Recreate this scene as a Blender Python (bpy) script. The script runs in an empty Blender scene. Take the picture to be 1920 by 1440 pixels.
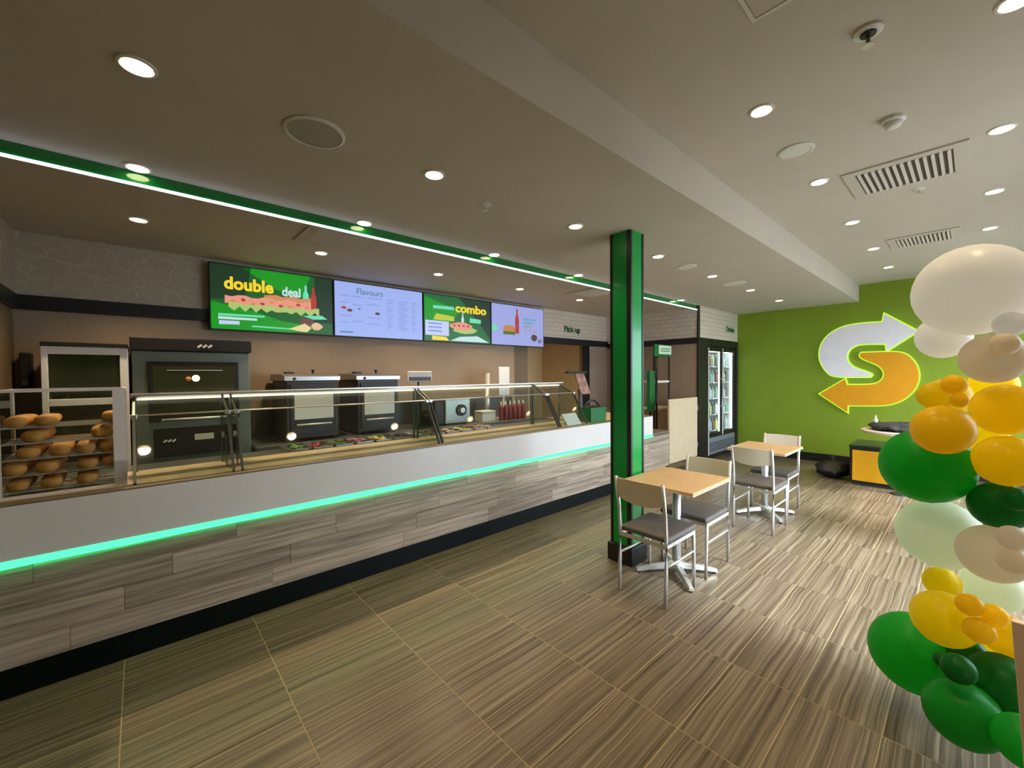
import bpy, math, random
from mathutils import Vector, Matrix
random.seed(7)
SC = bpy.context.scene
COL = SC.collection
PI = math.pi

# ------------------------------------------------------------------ camera
CAM_H = 1.57
YAW, PITCH, ROLL, FPX = math.radians(48.072), math.radians(1.242), math.radians(-0.477), 776.2
fw = Vector((math.cos(YAW)*math.cos(PITCH), math.sin(YAW)*math.cos(PITCH), -math.sin(PITCH)))
rt = Vector((math.sin(YAW), -math.cos(YAW), 0)); up = rt.cross(fw)
rt2 = rt*math.cos(ROLL) + up*math.sin(ROLL); up2 = up*math.cos(ROLL) - rt*math.sin(ROLL)
cd = bpy.data.cameras.new('camera'); cam = bpy.data.objects.new('camera', cd); COL.objects.link(cam)
cd.sensor_fit = 'HORIZONTAL'; cd.sensor_width = 36.0; cd.lens = 36.0*FPX/1920
cd.clip_start = 0.05; cd.clip_end = 200
M = Matrix((rt2, up2, -fw)).transposed().to_4x4(); M.translation = (0, 0, CAM_H)
cam.matrix_world = M
SC.camera = cam

# ------------------------------------------------------------------ world, exposure
w = bpy.data.worlds.new('sky'); SC.world = w; w.use_nodes = True
bg = w.node_tree.nodes['Background']
bg.inputs[0].default_value = (0.88, 0.93, 1.18, 1); bg.inputs[1].default_value = 9.0
SC.view_settings.view_transform = 'Standard'; SC.view_settings.look = 'None'
SC.view_settings.exposure = 0.2; SC.view_settings.gamma = 1.0; SC.view_settings.use_curve_mapping = False
su = bpy.data.lights.new('sun', 'SUN'); su.energy = 6.5; su.angle = math.radians(12); su.color = (0.96, 0.99, 1.08)
sun = bpy.data.objects.new('sun', su); COL.objects.link(sun)      # hazy daylight slanting in through the shopfront
sun.rotation_euler = Vector((-0.08, 1.0, -0.88)).to_track_quat('-Z', 'Y').to_euler(); sun.location = (8, -8, 12)
SPOT_W = 15.5
SPOT_COL = (1.0, 0.75, 0.44)
cy = SC.cycles
cy.use_denoising = True
cy.caustics_reflective = False; cy.caustics_refractive = False
cy.sample_clamp_indirect = 4.0; cy.blur_glossy = 0.5
cy.max_bounces = 10; cy.diffuse_bounces = 5; cy.glossy_bounces = 4; cy.transparent_max_bounces = 24

# ------------------------------------------------------------------ room numbers
ZL, ZU = 2.735, 3.01            # lower and upper ceiling
XL, XF = -0.73, 8.88            # left wall, green wall
YR, YB = -1.0, 5.02             # window wall, kitchen back wall
YBEAM = 1.274
YC = 3.146                      # counter front
XE = 7.13                       # kitchen end wall

# ------------------------------------------------------------------ materials
def lin(c):
    return tuple(((v/255)/12.92 if v/255 <= 0.04045 else ((v/255+0.055)/1.055)**2.4) for v in c) + (1,)
MATS = {}
def mat(name, rgb, rough=0.5, metal=0.0, spec=0.5, vary=0.0, scale=8.0, bump=0.0, coat=0.0, sss=0.0, trans=0.0):
    if name in MATS: return MATS[name]
    m = bpy.data.materials.new(name); m.use_nodes = True; MATS[name] = m
    nt = m.node_tree; b = nt.nodes['Principled BSDF']
    c = lin(rgb); b.inputs['Base Color'].default_value = c
    b.inputs['Roughness'].default_value = rough; b.inputs['Metallic'].default_value = metal
    b.inputs['Specular IOR Level'].default_value = spec
    b.inputs['Coat Weight'].default_value = coat; b.inputs['Coat Roughness'].default_value = 0.08
    if vary or bump:
        tc = nt.nodes.new('ShaderNodeTexCoord'); n = nt.nodes.new('ShaderNodeTexNoise')
        n.inputs['Scale'].default_value = scale; n.inputs['Detail'].default_value = 4
        nt.links.new(tc.outputs['Object'], n.inputs['Vector'])
        if vary:
            r = nt.nodes.new('ShaderNodeValToRGB')
            r.color_ramp.elements[0].position = 0.3; r.color_ramp.elements[1].position = 0.7
            r.color_ramp.elements[0].color = tuple(v*(1-vary) for v in c[:3]) + (1,)
            r.color_ramp.elements[1].color = tuple(min(1, v*(1+vary)) for v in c[:3]) + (1,)
            nt.links.new(n.outputs['Fac'], r.inputs[0]); nt.links.new(r.outputs[0], b.inputs['Base Color'])
        if bump:
            bp = nt.nodes.new('ShaderNodeBump'); bp.inputs['Strength'].default_value = bump; bp.inputs['Distance'].default_value = 0.01
            nt.links.new(n.outputs['Fac'], bp.inputs['Height']); nt.links.new(bp.outputs[0], b.inputs['Normal'])
    return m
def emit(name, rgb, s=1.0):
    if name in MATS: return MATS[name]
    m = bpy.data.materials.new(name); m.use_nodes = True; MATS[name] = m
    b = m.node_tree.nodes['Principled BSDF']
    b.inputs['Base Color'].default_value = (0.02, 0.02, 0.02, 1); b.inputs['Roughness'].default_value = 0.35
    b.inputs['Emission Color'].default_value = lin(rgb); b.inputs['Emission Strength'].default_value = s
    return m
def glass_mat(name, tint=(0.93, 0.97, 0.95), ior=1.45):
    if name in MATS: return MATS[name]
    m = bpy.data.materials.new(name); m.use_nodes = True; MATS[name] = m
    nt = m.node_tree; nt.nodes.clear()
    o = nt.nodes.new('ShaderNodeOutputMaterial'); mx = nt.nodes.new('ShaderNodeMixShader')
    t = nt.nodes.new('ShaderNodeBsdfTransparent'); g = nt.nodes.new('ShaderNodeBsdfGlossy'); f = nt.nodes.new('ShaderNodeFresnel')
    t.inputs[0].default_value = tint + (1,); g.inputs['Roughness'].default_value = 0.03; f.inputs[0].default_value = ior
    gm = nt.nodes.new('ShaderNodeNewGeometry'); iv = nt.nodes.new('ShaderNodeMath'); iv.operation = 'SUBTRACT'; iv.inputs[0].default_value = 1.0
    ml = nt.nodes.new('ShaderNodeMath'); ml.operation = 'MULTIPLY'          # only the entry face reflects (no false total reflection at the exit face)
    nt.links.new(gm.outputs['Backfacing'], iv.inputs[1]); nt.links.new(iv.outputs[0], ml.inputs[0]); nt.links.new(f.outputs[0], ml.inputs[1])
    nt.links.new(ml.outputs[0], mx.inputs[0]); nt.links.new(t.outputs[0], mx.inputs[1]); nt.links.new(g.outputs[0], mx.inputs[2])
    nt.links.new(mx.outputs[0], o.inputs[0]); return m

def tile_mat():
    """Travertine-look porcelain: veins run along X, each tile cut from another place of the slab."""
    m = bpy.data.materials.new('vein_cut_tile'); m.use_nodes = True
    nt = m.node_tree; N = nt.nodes; L = nt.links; b = N['Principled BSDF']
    tc = N.new('ShaderNodeTexCoord'); oi = N.new('ShaderNodeObjectInfo')
    sx = N.new('ShaderNodeSeparateXYZ'); L.new(tc.outputs['Object'], sx.inputs[0])
    wn = N.new('ShaderNodeTexNoise'); wn.noise_dimensions = '4D'; wn.inputs['Scale'].default_value = 2.6; wn.inputs['Detail'].default_value = 2
    mr = N.new('ShaderNodeMath'); mr.operation = 'MULTIPLY'; mr.inputs[1].default_value = 57.0
    L.new(oi.outputs['Random'], mr.inputs[0]); L.new(mr.outputs[0], wn.inputs['W']); L.new(tc.outputs['Object'], wn.inputs['Vector'])
    wob = N.new('ShaderNodeMath'); wob.operation = 'MULTIPLY_ADD'; wob.inputs[1].default_value = 0.030
    L.new(wn.outputs['Fac'], wob.inputs[0]); L.new(sx.outputs['Y'], wob.inputs[2])
    def veins(scale_y, scale_x, seed, detail):
        cx = N.new('ShaderNodeCombineXYZ')
        my = N.new('ShaderNodeMath'); my.operation = 'MULTIPLY'; my.inputs[1].default_value = scale_y; L.new(wob.outputs[0], my.inputs[0])
        mx = N.new('ShaderNodeMath'); mx.operation = 'MULTIPLY'; mx.inputs[1].default_value = scale_x; L.new(sx.outputs['X'], mx.inputs[0])
        mz = N.new('ShaderNodeMath'); mz.operation = 'MULTIPLY_ADD'; mz.inputs[1].default_value = 31.0; mz.inputs[2].default_value = seed; L.new(oi.outputs['Random'], mz.inputs[0])
        L.new(mx.outputs[0], cx.inputs[0]); L.new(my.outputs[0], cx.inputs[1]); L.new(mz.outputs[0], cx.inputs[2])
        n = N.new('ShaderNodeTexNoise'); n.inputs['Scale'].default_value = 1.0; n.inputs['Detail'].default_value = detail
        n.inputs['Roughness'].default_value = 0.65
        L.new(cx.outputs[0], n.inputs['Vector']); return n
    v1 = veins(52, 0.7, 0.0, 4); v2 = veins(88, 0.5, 9.0, 2)
    r1 = N.new('ShaderNodeValToRGB'); e = r1.color_ramp.elements
    e[0].position = 0.34; e[0].color = lin((72, 61, 48)); e[1].position = 0.66; e[1].color = lin((134, 121, 101))
    k = e.new(0.47); k.color = lin((102, 89, 71))
    L.new(v1.outputs['Fac'], r1.inputs[0])
    r2 = N.new('ShaderNodeValToRGB'); e = r2.color_ramp.elements
    e[0].position = 0.57; e[0].color = (0, 0, 0, 1); e[1].position = 0.65; e[1].color = (1, 1, 1, 1)
    L.new(v2.outputs['Fac'], r2.inputs[0])
    mx = N.new('ShaderNodeMixRGB'); mx.inputs[2].default_value = lin((168, 155, 128)); L.new(r1.outputs[0], mx.inputs[1])
    sc = N.new('ShaderNodeMath'); sc.operation = 'MULTIPLY'; sc.inputs[1].default_value = 0.6; L.new(r2.outputs[0], sc.inputs[0]); L.new(sc.outputs[0], mx.inputs[0])
    L.new(mx.outputs[0], b.inputs['Base Color'])
    b.inputs['Roughness'].default_value = 0.33; b.inputs['Specular IOR Level'].default_value = 0.5
    return m
def plank_mat(name, dark, light):
    m = bpy.data.materials.new(name); m.use_nodes = True
    nt = m.node_tree; N = nt.nodes; L = nt.links; b = N['Principled BSDF']
    tc = N.new('ShaderNodeTexCoord'); oi = N.new('ShaderNodeObjectInfo')
    mp = N.new('ShaderNodeMapping'); mp.inputs['Scale'].default_value = (1.8, 44, 44); L.new(tc.outputs['Object'], mp.inputs[0])
    n = N.new('ShaderNodeTexNoise'); n.noise_dimensions = '4D'; n.inputs['Scale'].default_value = 1.0; n.inputs['Detail'].default_value = 5; n.inputs['Distortion'].default_value = 0.6
    mr = N.new('ShaderNodeMath'); mr.operation = 'MULTIPLY'; mr.inputs[1].default_value = 43.0; L.new(oi.outputs['Random'], mr.inputs[0]); L.new(mr.outputs[0], n.inputs['W'])
    L.new(mp.outputs[0], n.inputs['Vector'])
    r = N.new('ShaderNodeValToRGB'); e = r.color_ramp.elements
    e[0].position = 0.30; e[0].color = lin(dark); e[1].position = 0.68; e[1].color = lin(light)
    L.new(n.outputs['Fac'], r.inputs[0])
    hs = N.new('ShaderNodeHueSaturation'); hs.inputs['Saturation'].default_value = 1.0
    vr = N.new('ShaderNodeMapRange'); vr.inputs['To Min'].default_value = 0.74; vr.inputs['To Max'].default_value = 1.10
    L.new(oi.outputs['Random'], vr.inputs[0]); L.new(vr.outputs[0], hs.inputs['Value']); L.new(r.outputs[0], hs.inputs['Color'])
    L.new(hs.outputs[0], b.inputs['Base Color']); b.inputs['Roughness'].default_value = 0.5
    return m
def wall_line_mat(name, base, line, scale):
    """wallpaper printed with fine pale crossing lines"""
    m = bpy.data.materials.new(name); m.use_nodes = True
    nt = m.node_tree; N = nt.nodes; L = nt.links; b = N['Principled BSDF']
    tc = N.new('ShaderNodeTexCoord')
    mp = N.new('ShaderNodeMapping'); mp.inputs['Scale'].default_value = (1.0, 1.0, 1.9); L.new(tc.outputs['Object'], mp.inputs[0])
    prev = None
    for s in (scale, scale*1.7):
        v = N.new('ShaderNodeTexVoronoi'); v.feature = 'DISTANCE_TO_EDGE'; v.inputs['Scale'].default_value = s
        L.new(mp.outputs[0], v.inputs['Vector'])
        r = N.new('ShaderNodeValToRGB'); e = r.color_ramp.elements
        e[0].position = 0.0; e[0].color = (1, 1, 1, 1); e[1].position = 0.022; e[1].color = (0, 0, 0, 1)
        L.new(v.outputs[0], r.inputs[0])
        if prev is None: prev = r.outputs[0]
        else:
            a = N.new('ShaderNodeMath'); a.operation = 'MAXIMUM'; L.new(prev, a.inputs[0]); L.new(r.outputs[0], a.inputs[1]); prev = a.outputs[0]
    mx = N.new('ShaderNodeMixRGB'); mx.inputs[1].default_value = lin(base); mx.inputs[2].default_value = lin(line)
    L.new(prev, mx.inputs[0]); L.new(mx.outputs[0], b.inputs['Base Color']); b.inputs['Roughness'].default_value = 0.6
    return m
def small_tile_mat(name, base, joint):
    m = bpy.data.materials.new(name); m.use_nodes = True
    nt = m.node_tree; N = nt.nodes; L = nt.links; b = N['Principled BSDF']
    tc = N.new('ShaderNodeTexCoord'); sp = N.new('ShaderNodeSeparateXYZ'); ad = N.new('ShaderNodeMath'); cb = N.new('ShaderNodeCombineXYZ')
    L.new(tc.outputs['Object'], sp.inputs[0]); L.new(sp.outputs['X'], ad.inputs[0]); L.new(sp.outputs['Y'], ad.inputs[1])
    L.new(ad.outputs[0], cb.inputs[0]); L.new(sp.outputs['Z'], cb.inputs[1])
    br = N.new('ShaderNodeTexBrick'); br.inputs['Scale'].default_value = 1.0; br.inputs['Brick Width'].default_value = 0.15; br.inputs['Row Height'].default_value = 0.075
    br.inputs['Mortar Size'].default_value = 0.004; br.inputs['Color1'].default_value = lin(base); br.inputs['Color2'].default_value = lin(tuple(v-8 for v in base)); br.inputs['Mortar'].default_value = lin(joint)
    L.new(cb.outputs[0], br.inputs['Vector']); L.new(br.outputs['Color'], b.inputs['Base Color']); b.inputs['Roughness'].default_value = 0.4
    return m
def balloon_mat(name, rgb):
    """latex: coloured skin that lets some light through, with a soft sheen"""
    m = bpy.data.materials.new(name); m.use_nodes = True
    nt = m.node_tree; N = nt.nodes; L = nt.links; b = N['Principled BSDF']; o = N['Material Output']
    c = lin(rgb); b.inputs['Base Color'].default_value = c; b.inputs['Roughness'].default_value = 0.32
    b.inputs['Specular IOR Level'].default_value = 0.25
    t = N.new('ShaderNodeBsdfTranslucent'); t.inputs[0].default_value = tuple(min(1, v*1.1) for v in c[:3]) + (1,)
    mx = N.new('ShaderNodeMixShader'); mx.inputs[0].default_value = 0.58
    L.new(b.outputs[0], mx.inputs[1]); L.new(t.outputs[0], mx.inputs[2]); L.new(mx.outputs[0], o.inputs[0])
    return m

m_ceil = mat('ceiling_paint', (200, 193, 180), 0.75, vary=0.03, scale=3)
m_grout = mat('grout', (176, 160, 124), 0.8, vary=0.06, scale=20)
m_taupe = mat('taupe_wall_paint', (162, 142, 120), 0.65, vary=0.03, scale=4)
m_warmwall = mat('warm_corridor_paint', (205, 178, 132), 0.65, vary=0.03, scale=4)
m_green_wall = mat('lime_wall_paint', (128, 152, 30), 0.6, vary=0.05, scale=2)
m_wallpaper = wall_line_mat('line_pattern_wallpaper', (176, 166, 146), (204, 196, 178), 5.0)
m_smalltile = small_tile_mat('small_cream_tile', (222, 212, 194), (178, 166, 146))
m_black = mat('black_trim', (24, 22, 22), 0.4, vary=0.08, scale=10)
m_plinth = mat('dark_teal_plinth', (3, 14, 13), 0.45, vary=0.1, spec=0.2, scale=10)
m_fascia = mat('gloss_green_fascia', (8, 116, 46), 0.12, vary=0.04, scale=3, coat=0.5)
m_pillar = mat('gloss_green_pillar', (10, 158, 68), 0.28, vary=0.05, scale=3, coat=0.15, spec=0.35)
m_whitepanel = mat('white_laminate', (232, 230, 222), 0.4, vary=0.02, scale=3)
m_ledge = mat('tan_wood_worktop', (208, 184, 150), 0.35, vary=0.08, scale=9)
m_ledgefront = mat('grey_stone_ledge', (124, 114, 92), 0.4, vary=0.08, scale=12)
m_steel = mat('brushed_steel', (178, 180, 178), 0.32, 0.9, vary=0.05, scale=30)
m_dsteel = mat('dark_steel', (92, 98, 96), 0.35, 0.8, vary=0.08, scale=20)
m_alu = mat('aluminium', (222, 222, 220), 0.38, 0.7, vary=0.03, scale=20)
m_paper = mat('white_paper', (232, 234, 236), 0.6, vary=0.02, scale=6)
m_white = mat('white_plastic', (226, 224, 218), 0.4, vary=0.02, scale=6)
m_cream = mat('cream_laminate', (232, 222, 200), 0.4, vary=0.03, scale=5)
m_seat = mat('grey_vinyl', (94, 86, 80), 0.5, vary=0.08, scale=14, bump=0.1)
m_tabletop = mat('beech_laminate', (222, 184, 134), 0.35, vary=0.06, scale=7)
m_gate = mat('pale_ash_board', (214, 196, 160), 0.45, vary=0.05, scale=6)
m_bread = mat('bread_crust', (214, 152, 78), 0.6, vary=0.25, scale=14, bump=0.3)
m_bag = mat('black_bag_plastic', (12, 12, 14), 0.5, vary=0.2, scale=20, bump=0.5)
m_yellowdoor = mat('yellow_laminate', (236, 172, 20), 0.4, vary=0.03)
m_red = mat('red_plastic', (124, 26, 32), 0.35, vary=0.1)
m_green = mat('green_plastic', (16, 106, 52), 0.4, vary=0.08)
m_door = mat('dark_taupe_door', (108, 92, 72), 0.5, vary=0.05)
m_glass = glass_mat('clear_glass')
m_guard = glass_mat('greenish_guard_glass', (0.86, 0.91, 0.88), 1.75)
m_tile = tile_mat()
m_plank = plank_mat('greige_wood_plank', (136, 122, 102), (212, 196, 172))
m_darkglass = mat('dark_oven_glass', (44, 50, 30), 0.12, spec=0.7, vary=0.1)
e_down = emit('downlight_glow', (255, 234, 186), 10.0)
e_led = emit('white_led', (222, 234, 255), 3.0)
e_teal = emit('teal_led', (88, 255, 186), 1.2)
e_added_spill = emit('teal_led_downlight', (40, 255, 140), 14.0)  # glow of the added hidden strip below the light line
e_lime = emit('lime_led_edge', (196, 255, 60), 1.0)
e_bar = emit('case_light_bar', (255, 240, 215), 1.6)
e_fridge = emit('fridge_tube', (232, 246, 255), 9.0)
e_ovenglint = emit('oven_glass_glint', (255, 226, 140), 5.0)  # imitates light reflected in the oven glass

# ------------------------------------------------------------------ mesh helpers
def world_loc(o):
    v = Vector((0, 0, 0))
    while o: v += o.location; o = o.parent
    return v
class MB:
    def __init__(s): s.v = []; s.f = []
    def box(s, x0, x1, y0, y1, z0, z1):
        n = len(s.v)
        s.v += [(x, y, z) for z in (z0, z1) for y in (y0, y1) for x in (x0, x1)]
        s.f += [tuple(n+i for i in q) for q in ((0,2,3,1),(4,5,7,6),(0,1,5,4),(2,6,7,3),(0,4,6,2),(1,3,7,5))]
        return s
    def bar(s, p, q, wd, ht, upv=(0, 0, 1)):
        p, q = Vector(p), Vector(q); d = (q-p).normalized(); u = Vector(upv)
        a = d.cross(u)
        if a.length < 1e-4: a = d.cross(Vector((1, 0, 0)))
        a.normalize(); b = a.cross(d); n = len(s.v)
        for c in (p, q):
            for i, j in ((-1,-1),(1,-1),(1,1),(-1,1)): s.v.append(tuple(c + a*i*wd/2 + b*j*ht/2))
        s.f += [(n+3,n+2,n+1,n),(n+4,n+5,n+6,n+7)] + [(n+i, n+(i+1)%4, n+4+(i+1)%4, n+4+i) for i in range(4)]
        return s
    def tube(s, pts, r, k=8, r1=None, cap=True):
        pts = [Vector(p) for p in pts]; n = len(s.v); m = len(pts)
        for i, p in enumerate(pts):
            d = (pts[min(i+1, m-1)] - pts[max(i-1, 0)]).normalized()
            a = d.cross(Vector((0, 0, 1)))
            if a.length < 1e-3: a = d.cross(Vector((1, 0, 0)))
            a.normalize(); b = d.cross(a)
            rr = r if r1 is None else r + (r1-r)*i/(m-1)
            for j in range(k):
                t = 2*PI*j/k; s.v.append(tuple(p + a*math.cos(t)*rr + b*math.sin(t)*rr))
        for i in range(m-1):
            for j in range(k):
                s.f.append((n+i*k+j, n+i*k+(j+1)%k, n+(i+1)*k+(j+1)%k, n+(i+1)*k+j))
        if cap: s.f += [tuple(n+j for j in reversed(range(k))), tuple(n+(m-1)*k+j for j in range(k))]
        return s
    def lathe(s, prof, c=(0, 0, 0), k=24, axis=2):
        n = len(s.v); m = len(prof)
        for r, h in prof:
            for j in range(k):
                t = 2*PI*j/k; q = [r*math.cos(t), r*math.sin(t), h]
                if axis == 0: q = [q[2], q[0], q[1]]
                if axis == 1: q = [q[0], q[2], q[1]]
                s.v.append((c[0]+q[0], c[1]+q[1], c[2]+q[2]))
        for i in range(m-1):
            for j in range(k): s.f.append((n+i*k+j, n+i*k+(j+1)%k, n+(i+1)*k+(j+1)%k, n+(i+1)*k+j))
        s.f += [tuple(n+j for j in reversed(range(k))), tuple(n+(m-1)*k+j for j in range(k))]
        return s
    def prism(s, poly, axis, d0, d1):
        """poly in the two remaining axes (in x,y,z order), extruded along axis"""
        n = len(s.v); m = len(poly)
        for d in (d0, d1):
            for a, b in poly:
                s.v.append({0: (d, a, b), 1: (a, d, b), 2: (a, b, d)}[axis])
        s.f += [tuple(n+i for i in reversed(range(m))), tuple(n+m+i for i in range(m))]
        s.f += [(n+i, n+(i+1)%m, n+m+(i+1)%m, n+m+i) for i in range(m)]
        return s
    def ell(s, c, rx, ry, rz, k=16, h=10):
        prof = [(max(1e-4, math.sin(PI*i/h)), -math.cos(PI*i/h)) for i in range(h+1)]
        n = len(s.v); s.lathe(prof, (0, 0, 0), k)
        for i in range(n, len(s.v)):
            x, y, z = s.v[i]; s.v[i] = (c[0]+x*rx, c[1]+y*ry, c[2]+z*rz)
        return s
    def mesh(s, name, off=(0, 0, 0)):
        me = bpy.data.meshes.new(name)
        me.from_pydata([(a-off[0], b-off[1], c-off[2]) for a, b, c in s.v], [], s.f)
        me.validate(); me.update()
        import bmesh
        bm = bmesh.new(); bm.from_mesh(me); bmesh.ops.recalc_face_normals(bm, faces=bm.faces); bm.to_mesh(me); bm.free()
        return me
    def build(s, name, m, parent=None, smooth=False, bevel=0.0, origin=None, seg=2):
        if parent is not None:
            base = world_loc(parent)
            me = s.mesh(name, base); o = bpy.data.objects.new(name, me)
        else:
            if origin is None:
                xs, ys, zs = zip(*s.v); origin = ((min(xs)+max(xs))/2, (min(ys)+max(ys))/2, min(zs))
            me = s.mesh(name, origin); o = bpy.data.objects.new(name, me); o.location = origin
        me.materials.append(m); COL.objects.link(o); o.parent = parent
        if smooth:
            for p in me.polygons: p.use_smooth = True
        if bevel:
            md = o.modifiers.new('bevel', 'BEVEL'); md.width = bevel; md.segments = seg; md.limit_method = 'ANGLE'
        return o
def recentre(o):
    """move a part's origin to its own centre (so that its grain is laid out from there)"""
    me = o.data; xs = [v.co for v in me.vertices]
    c = Vector((sum(v.x for v in xs)/len(xs), sum(v.y for v in xs)/len(xs), sum(v.z for v in xs)/len(xs)))
    me.transform(Matrix.Translation(-c)); o.location = o.location + c
    return o
def B(x0, x1, y0, y1, z0, z1): return MB().box(x0, x1, y0, y1, z0, z1)
def thing(name, label, cat, loc=(0, 0, 0), group=None):
    o = bpy.data.objects.new(name, None); o.empty_display_size = 0.05; COL.objects.link(o); o.location = loc
    return tag(o, label, cat, group)
def tag(o, label, cat, group=None):
    o['label'] = label; o['category'] = cat
    if group: o['group'] = group
    return o
def struct(o, label=None):
    o['kind'] = 'structure'
    if label: o['label'] = label
    return o
def dup(root, loc, rotz, label, group=None):
    def cp(o, par):
        c = o.copy(); COL.objects.link(c); c.parent = par
        for ch in [q for q in o.children]: cp(ch, c)
        return c
    r = cp(root, None); r.location = loc; r.rotation_euler = (0, 0, rotz); r['label'] = label
    if group: r['group'] = group
    return r
def text(name, body, size, loc, m, parent, face='-y', extrude=0.0015, bold=0.0, align='LEFT', shear=0.0, sx=1.0):
    cu = bpy.data.curves.new(name, 'FONT'); cu.body = body; cu.size = size; cu.extrude = extrude; cu.offset = bold
    cu.align_x = align; cu.shear = shear; cu.resolution_u = 3
    t = bpy.data.objects.new(name, cu); COL.objects.link(t)
    dg = bpy.context.evaluated_depsgraph_get(); dg.update()
    me = bpy.data.meshes.new_from_object(t.evaluated_get(dg)); bpy.data.objects.remove(t); bpy.data.curves.remove(cu)
    rot = {'-y': Matrix.Rotation(PI/2, 4, 'X'), '-x': Matrix.Rotation(-PI/2, 4, 'Z') @ Matrix.Rotation(PI/2, 4, 'X')}[face]
    me.transform(Matrix.Scale(sx, 4, (1, 0, 0))); me.transform(rot)
    o = bpy.data.objects.new(name, me); me.materials.clear(); me.materials.append(m); COL.objects.link(o)
    o.parent = parent; o.location = Vector(loc) - (world_loc(parent) if parent else Vector((0, 0, 0)))
    return o
ORD = ['first', 'second', 'third', 'fourth', 'fifth', 'sixth', 'seventh', 'eighth', 'ninth']

# ================================================================== THE ROOM
floor = struct(B(XL-0.1, XF+0.1, YR-0.1, YB+1.3, -0.12, -0.0012).build('floor', m_grout), 'floor of brown vein-cut tiles with pale grout joints')
TX, TY = 0.612, 0.306
tile_me = None
for ix in range(-1, 16):
    for iy in range(-9, 8):
        x0 = -0.096 + ix*TX; y1 = 3.0 + 0.306 - (iy+9)*TY + 0.0
        cx_, cy_ = x0 + TX/2, y1 - TY/2
        if cx_ - TX/2 > XF or cy_ + TY/2 < YR + 0.02 or cx_ + TX/2 < XL + 0.02: continue
        xa, xb = max(x0, XL) + 0.0026, min(x0+TX, XF) - 0.0026
        ya, yb = max(y1-TY, YR) + 0.0026, y1 - 0.0026
        if xb - xa < 0.03 or yb - ya < 0.03: continue
        full = abs((xb-xa) - (TX-0.0052)) < 1e-4 and abs((yb-ya) - (TY-0.0052)) < 1e-4
        if full:
            if tile_me is None:
                tile_me = MB().box(-TX/2+.0026, TX/2-.0026, -TY/2+.0026, TY/2-.0026, -0.006, 0).mesh('tile'); tile_me.materials.append(m_tile)
            me = tile_me; c = (cx_, cy_)
        else:
            c = ((xa+xb)/2, (ya+yb)/2)
            me = MB().box(xa-c[0], xb-c[0], ya-c[1], yb-c[1], -0.006, 0).mesh('tile'); me.materials.append(m_tile)
        t = bpy.data.objects.new('floor_tile', me); COL.objects.link(t); t.parent = floor
        t.location = Vector((c[0], c[1], 0)) - floor.location

# ceiling: one slab stepped up over the seating side, with the bulkhead face between
sec = [(YR-0.1, ZU), (YBEAM, ZU), (YBEAM, ZL), (YB+1.3, ZL), (YB+1.3, ZU+0.15), (YR-0.1, ZU+0.15)]
struct(MB().prism(sec, 0, XL-0.1, XF+0.1).build('ceiling', m_ceil), 'painted ceiling stepping up at a long bulkhead')
struct(B(XL-0.1, XL, YR-0.1, YB+0.1, -0.1, ZU+0.1).build('wall_left', mat('brown_wall_paint', (128, 108, 82), .65, vary=.03, scale=4)), 'brown wall at the left end of the kitchen')
struct(B(-25, 40, -25, 25, -0.30, -0.14).build('ground', mat('pavement', (150, 147, 140), 0.8, vary=.1, scale=1)), 'unseen grey pavement outside the shop, added to shade the ceilings')  # unseen ground, added to cut sky light reaching the ceilings from below
# far green wall with baseboard
struct(B(XF, XF+0.1, YR-0.1, 4.2, -0.1, ZU+0.1).build('wall_far', m_green_wall), 'lime green end wall')
struct(B(XF-0.016, XF, YR, 3.16, 0, 0.145).build('baseboard_far', m_black, bevel=0.004), 'black baseboard under the green wall')
# back wall with a doorway
DX0, DX1, DZ = 4.56, 6.36, 2.12
wb = struct(MB().box(XL-0.1, DX0, YB, YB+0.1, -0.1, 2.13).box(DX1, XE+0.1, YB, YB+0.1, -0.1, 2.13).build('wall_back', m_taupe), 'taupe kitchen back wall')
struct(B(XL-0.1, 5.0, YB, YB+0.1, 2.13, ZL+0.1).build('wall_header', m_wallpaper), 'patterned wallpaper band over the kitchen')
struct(B(5.0, XE+0.1, YB, YB+0.1, 2.13, ZL+0.1).build('wall_pickup_header', m_smalltile), 'cream band of small tiles over the back doorway')
struct(B(XL, XE, YB-0.03, YB, 2.12, 2.235).build('trim_1', m_black, bevel=0.004), 'black rail along the kitchen back wall')
struct(B(XL, XL+0.03, 3.4, YB-0.03, 2.12, 2.235).build('trim_2', m_black, bevel=0.004), 'black rail on the left kitchen wall')
struct(B(XL, XL+0.012, 3.3, YB-0.001, 2.235, ZL).build('wall_left_header', m_wallpaper), 'patterned wallpaper band on the left wall')
# corridor behind the doorway
struct(MB().box(DX0-0.1, DX1+0.1, YB+1.1, YB+1.2, -0.1, ZL).box(DX0-0.1, DX0, YB+0.1, YB+1.1, -0.1, ZL).box(DX1, DX1+0.1, YB+0.1, YB+1.1, -0.1, ZL).build('wall_corridor', m_warmwall), 'warm cream wall of the corridor behind the doorway')
d1 = thing('door_1', 'dark taupe door leaf standing open at the back doorway', 'door', (DX0+0.06, YB+0.02, 0)); d1['kind'] = 'structure'
B(DX0+0.01, DX0+0.33, YB+0.02, YB+0.06, 0.01, 2.10).build('leaf', m_door, d1, bevel=0.004)
h = MB().tube([(DX0+0.06, YB+0.02, 1.02), (DX0+0.06, YB-0.03, 1.02), (DX0+0.15, YB-0.03, 1.02)], 0.010).build('handle', m_steel, d1, smooth=True)
struct(B(5.76, 5.80, YB+1.085, YB+1.1, 0, 2.5).build('trim_3', m_cream), 'vertical cover strip on the corridor wall')
struct(B(DX1-0.03, DX1+0.16, YB-0.03, YB, 0, 2.12).build('trim_4', m_black, bevel=0.004), 'black post beside the back doorway')
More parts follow.
